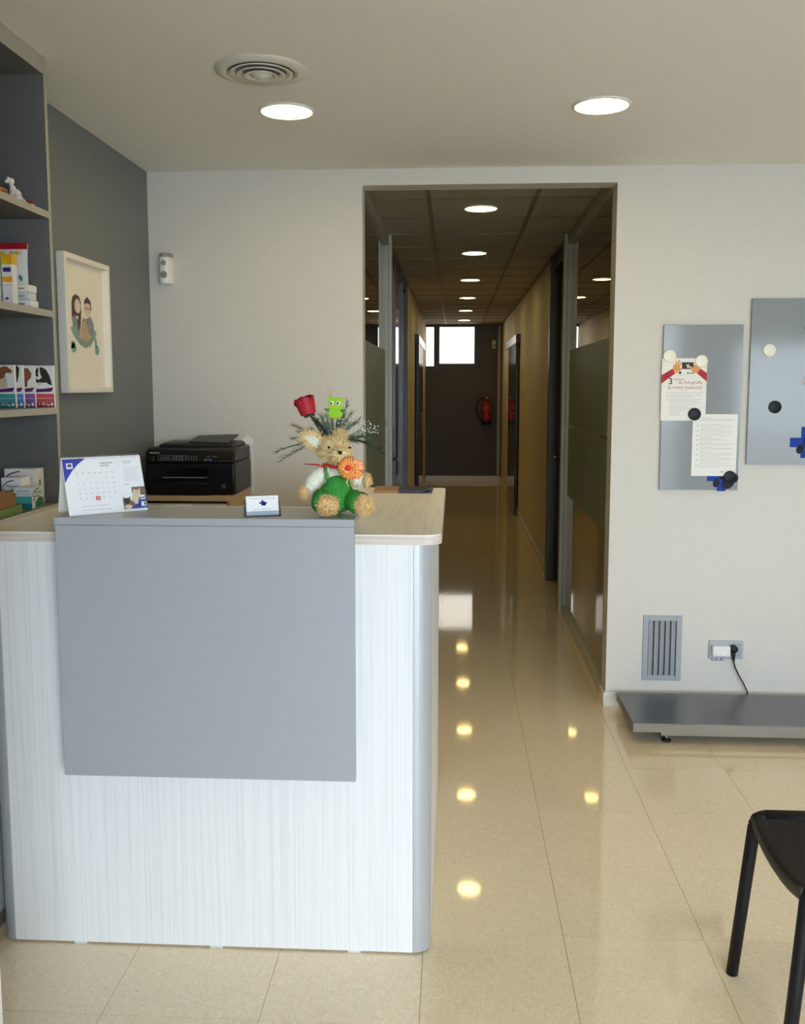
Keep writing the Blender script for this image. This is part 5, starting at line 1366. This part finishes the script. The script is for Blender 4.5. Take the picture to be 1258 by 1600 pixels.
for x, y in ((-0.006, -0.006), (0.0, -0.008)):
    MB().tube([(x, y, 0.036), (x - 0.004, y - 0.002, 0.018), (x - 0.006, y - 0.003, 0.0)], [0.0055, 0.0042, 0.0048], 10).obj('leg', 'ceramic_white', t, smooth=True)
for y in (-0.010, 0.010):
    MB().tube([(0.012, y * 0.8, 0.022), (0.018, y, 0.010), (0.016, y, 0.0)], [0.009, 0.006, 0.005], 10).obj('leg', 'ceramic_white', t, smooth=True)
MB().tube([(0.020, 0.002, 0.018), (0.030, 0.004, 0.010), (0.034, 0.005, 0.004)], [0.004, 0.003, 0.002], 8).obj('tail', 'ceramic_white', t, smooth=True)
t, F, S, w, dp, h = carton('orange_box', 'small orange box at the left end of the top shelf', 'box', -1.40, -1.338, 2.72, 2.765, Z1, Z1 + 0.036, 'orange_box')
F.rect(('printed_panel', 'cardboard'), 0.006, w - 0.006, 0.004, 0.030); S.rect(('printed_panel', 'cardboard'), 0.006, dp - 0.006, 0.005, 0.030); F.build(t); S.build(t)
t = thing('toy_block', 'tiny red and white trinket near the corner of the top shelf', 'trinket', (-1.328, 2.885, Z1))
MB().box(-0.012, 0.014, -0.008, 0.008, 0, 0.016).obj('base', 'ceramic_white', t, bevel=0.002)
for k in range(4):
    MB().lathe([(0.003, 0.016), (0.0028, 0.026), (0.0, 0.029)], (-0.009 + k * 0.0065, 0, 0), 10).obj('peg', 'ext_red', t, smooth=True)
MB().box(-0.026, -0.013, -0.006, 0.006, 0, 0.012).obj('dark_end', 'black_plastic', t, bevel=0.002)

# ------------------------------------------------------------------ end of the corridor
t = thing('fire_extinguisher', 'red fire extinguisher with black hose on the dark end wall', 'fire extinguisher', (0.53, END, 0.98)); of = t.location
ec = (0.535, END - 0.095, 0.0)
MB().lathe([(0.060, 0.985), (0.078, 1.0), (0.080, 1.02), (0.080, 1.27), (0.070, 1.31), (0.045, 1.335), (0.022, 1.345), (0.022, 1.37)], ec, 28).obj('cylinder', 'ext_red', t, of, smooth=True)
MB().lathe([(0.083, 0.955), (0.084, 1.03), (0.079, 1.03)], ec, 28).obj('foot_ring', 'black_rubber', t, of, smooth=True)
MB().lathe([(0.024, 1.365), (0.026, 1.40), (0.018, 1.42)], ec, 16).obj('valve', 'steel_wire', t, of, smooth=True)
MB().box(0.505, 0.60, END - 0.11, END - 0.08, 1.42, 1.435).box(0.515, 0.61, END - 0.11, END - 0.08, 1.385, 1.397).obj('lever', 'ext_red', t, of, bevel=0.004)
MB().tube([(0.515, END - 0.095, 1.39), (0.45, END - 0.095, 1.385), (0.385, END - 0.09, 1.31), (0.36, END - 0.085, 1.22), (0.375, END - 0.085, 1.13), (0.42, END - 0.09, 1.05), (0.452, END - 0.095, 1.02)], 0.012, 10).obj('hose', 'black_rubber', t, of, smooth=True)
MB().box(0.50, 0.57, END - 0.015, END, 1.2, 1.34).box(0.522, 0.548, END - 0.06, END - 0.015, 1.30, 1.32).obj('bracket', 'black_plastic', t, of)
F = Face((0.0, 0, 0), (1, 0, 0), (0, 0, 1))
lb = MB(); n = 12; vs = []
for k in range(n + 1):
    a_ = -PI / 2 - 0.9 + 1.8 * k / n
    vs += [(ec[0] + 0.081 * math.cos(a_), ec[1] + 0.081 * math.sin(a_), 1.19), (ec[0] + 0.081 * math.cos(a_), ec[1] + 0.081 * math.sin(a_), 1.25)]
lb.add(vs, [(2 * k, 2 * k + 2, 2 * k + 3, 2 * k + 1) for k in range(n)]).obj('label_band', 'ink_red', t, of)

t = thing('motion_sensor', 'small white motion sensor high on the dark end wall', 'sensor', (0.655, END, 2.21)); of = t.location
MB().prism([(0.62, END), (0.622, END - 0.03), (0.64, END - 0.05), (0.67, END - 0.05), (0.688, END - 0.03), (0.69, END)][::-1], 2.21, 2.34).obj('body', 'white_plastic', t, of, bevel=0.008)
MB().prism([(0.632, END - 0.048), (0.655, END - 0.056), (0.678, END - 0.048)][::-1], 2.23, 2.275).obj('lens', 'grey_plastic', t, of)
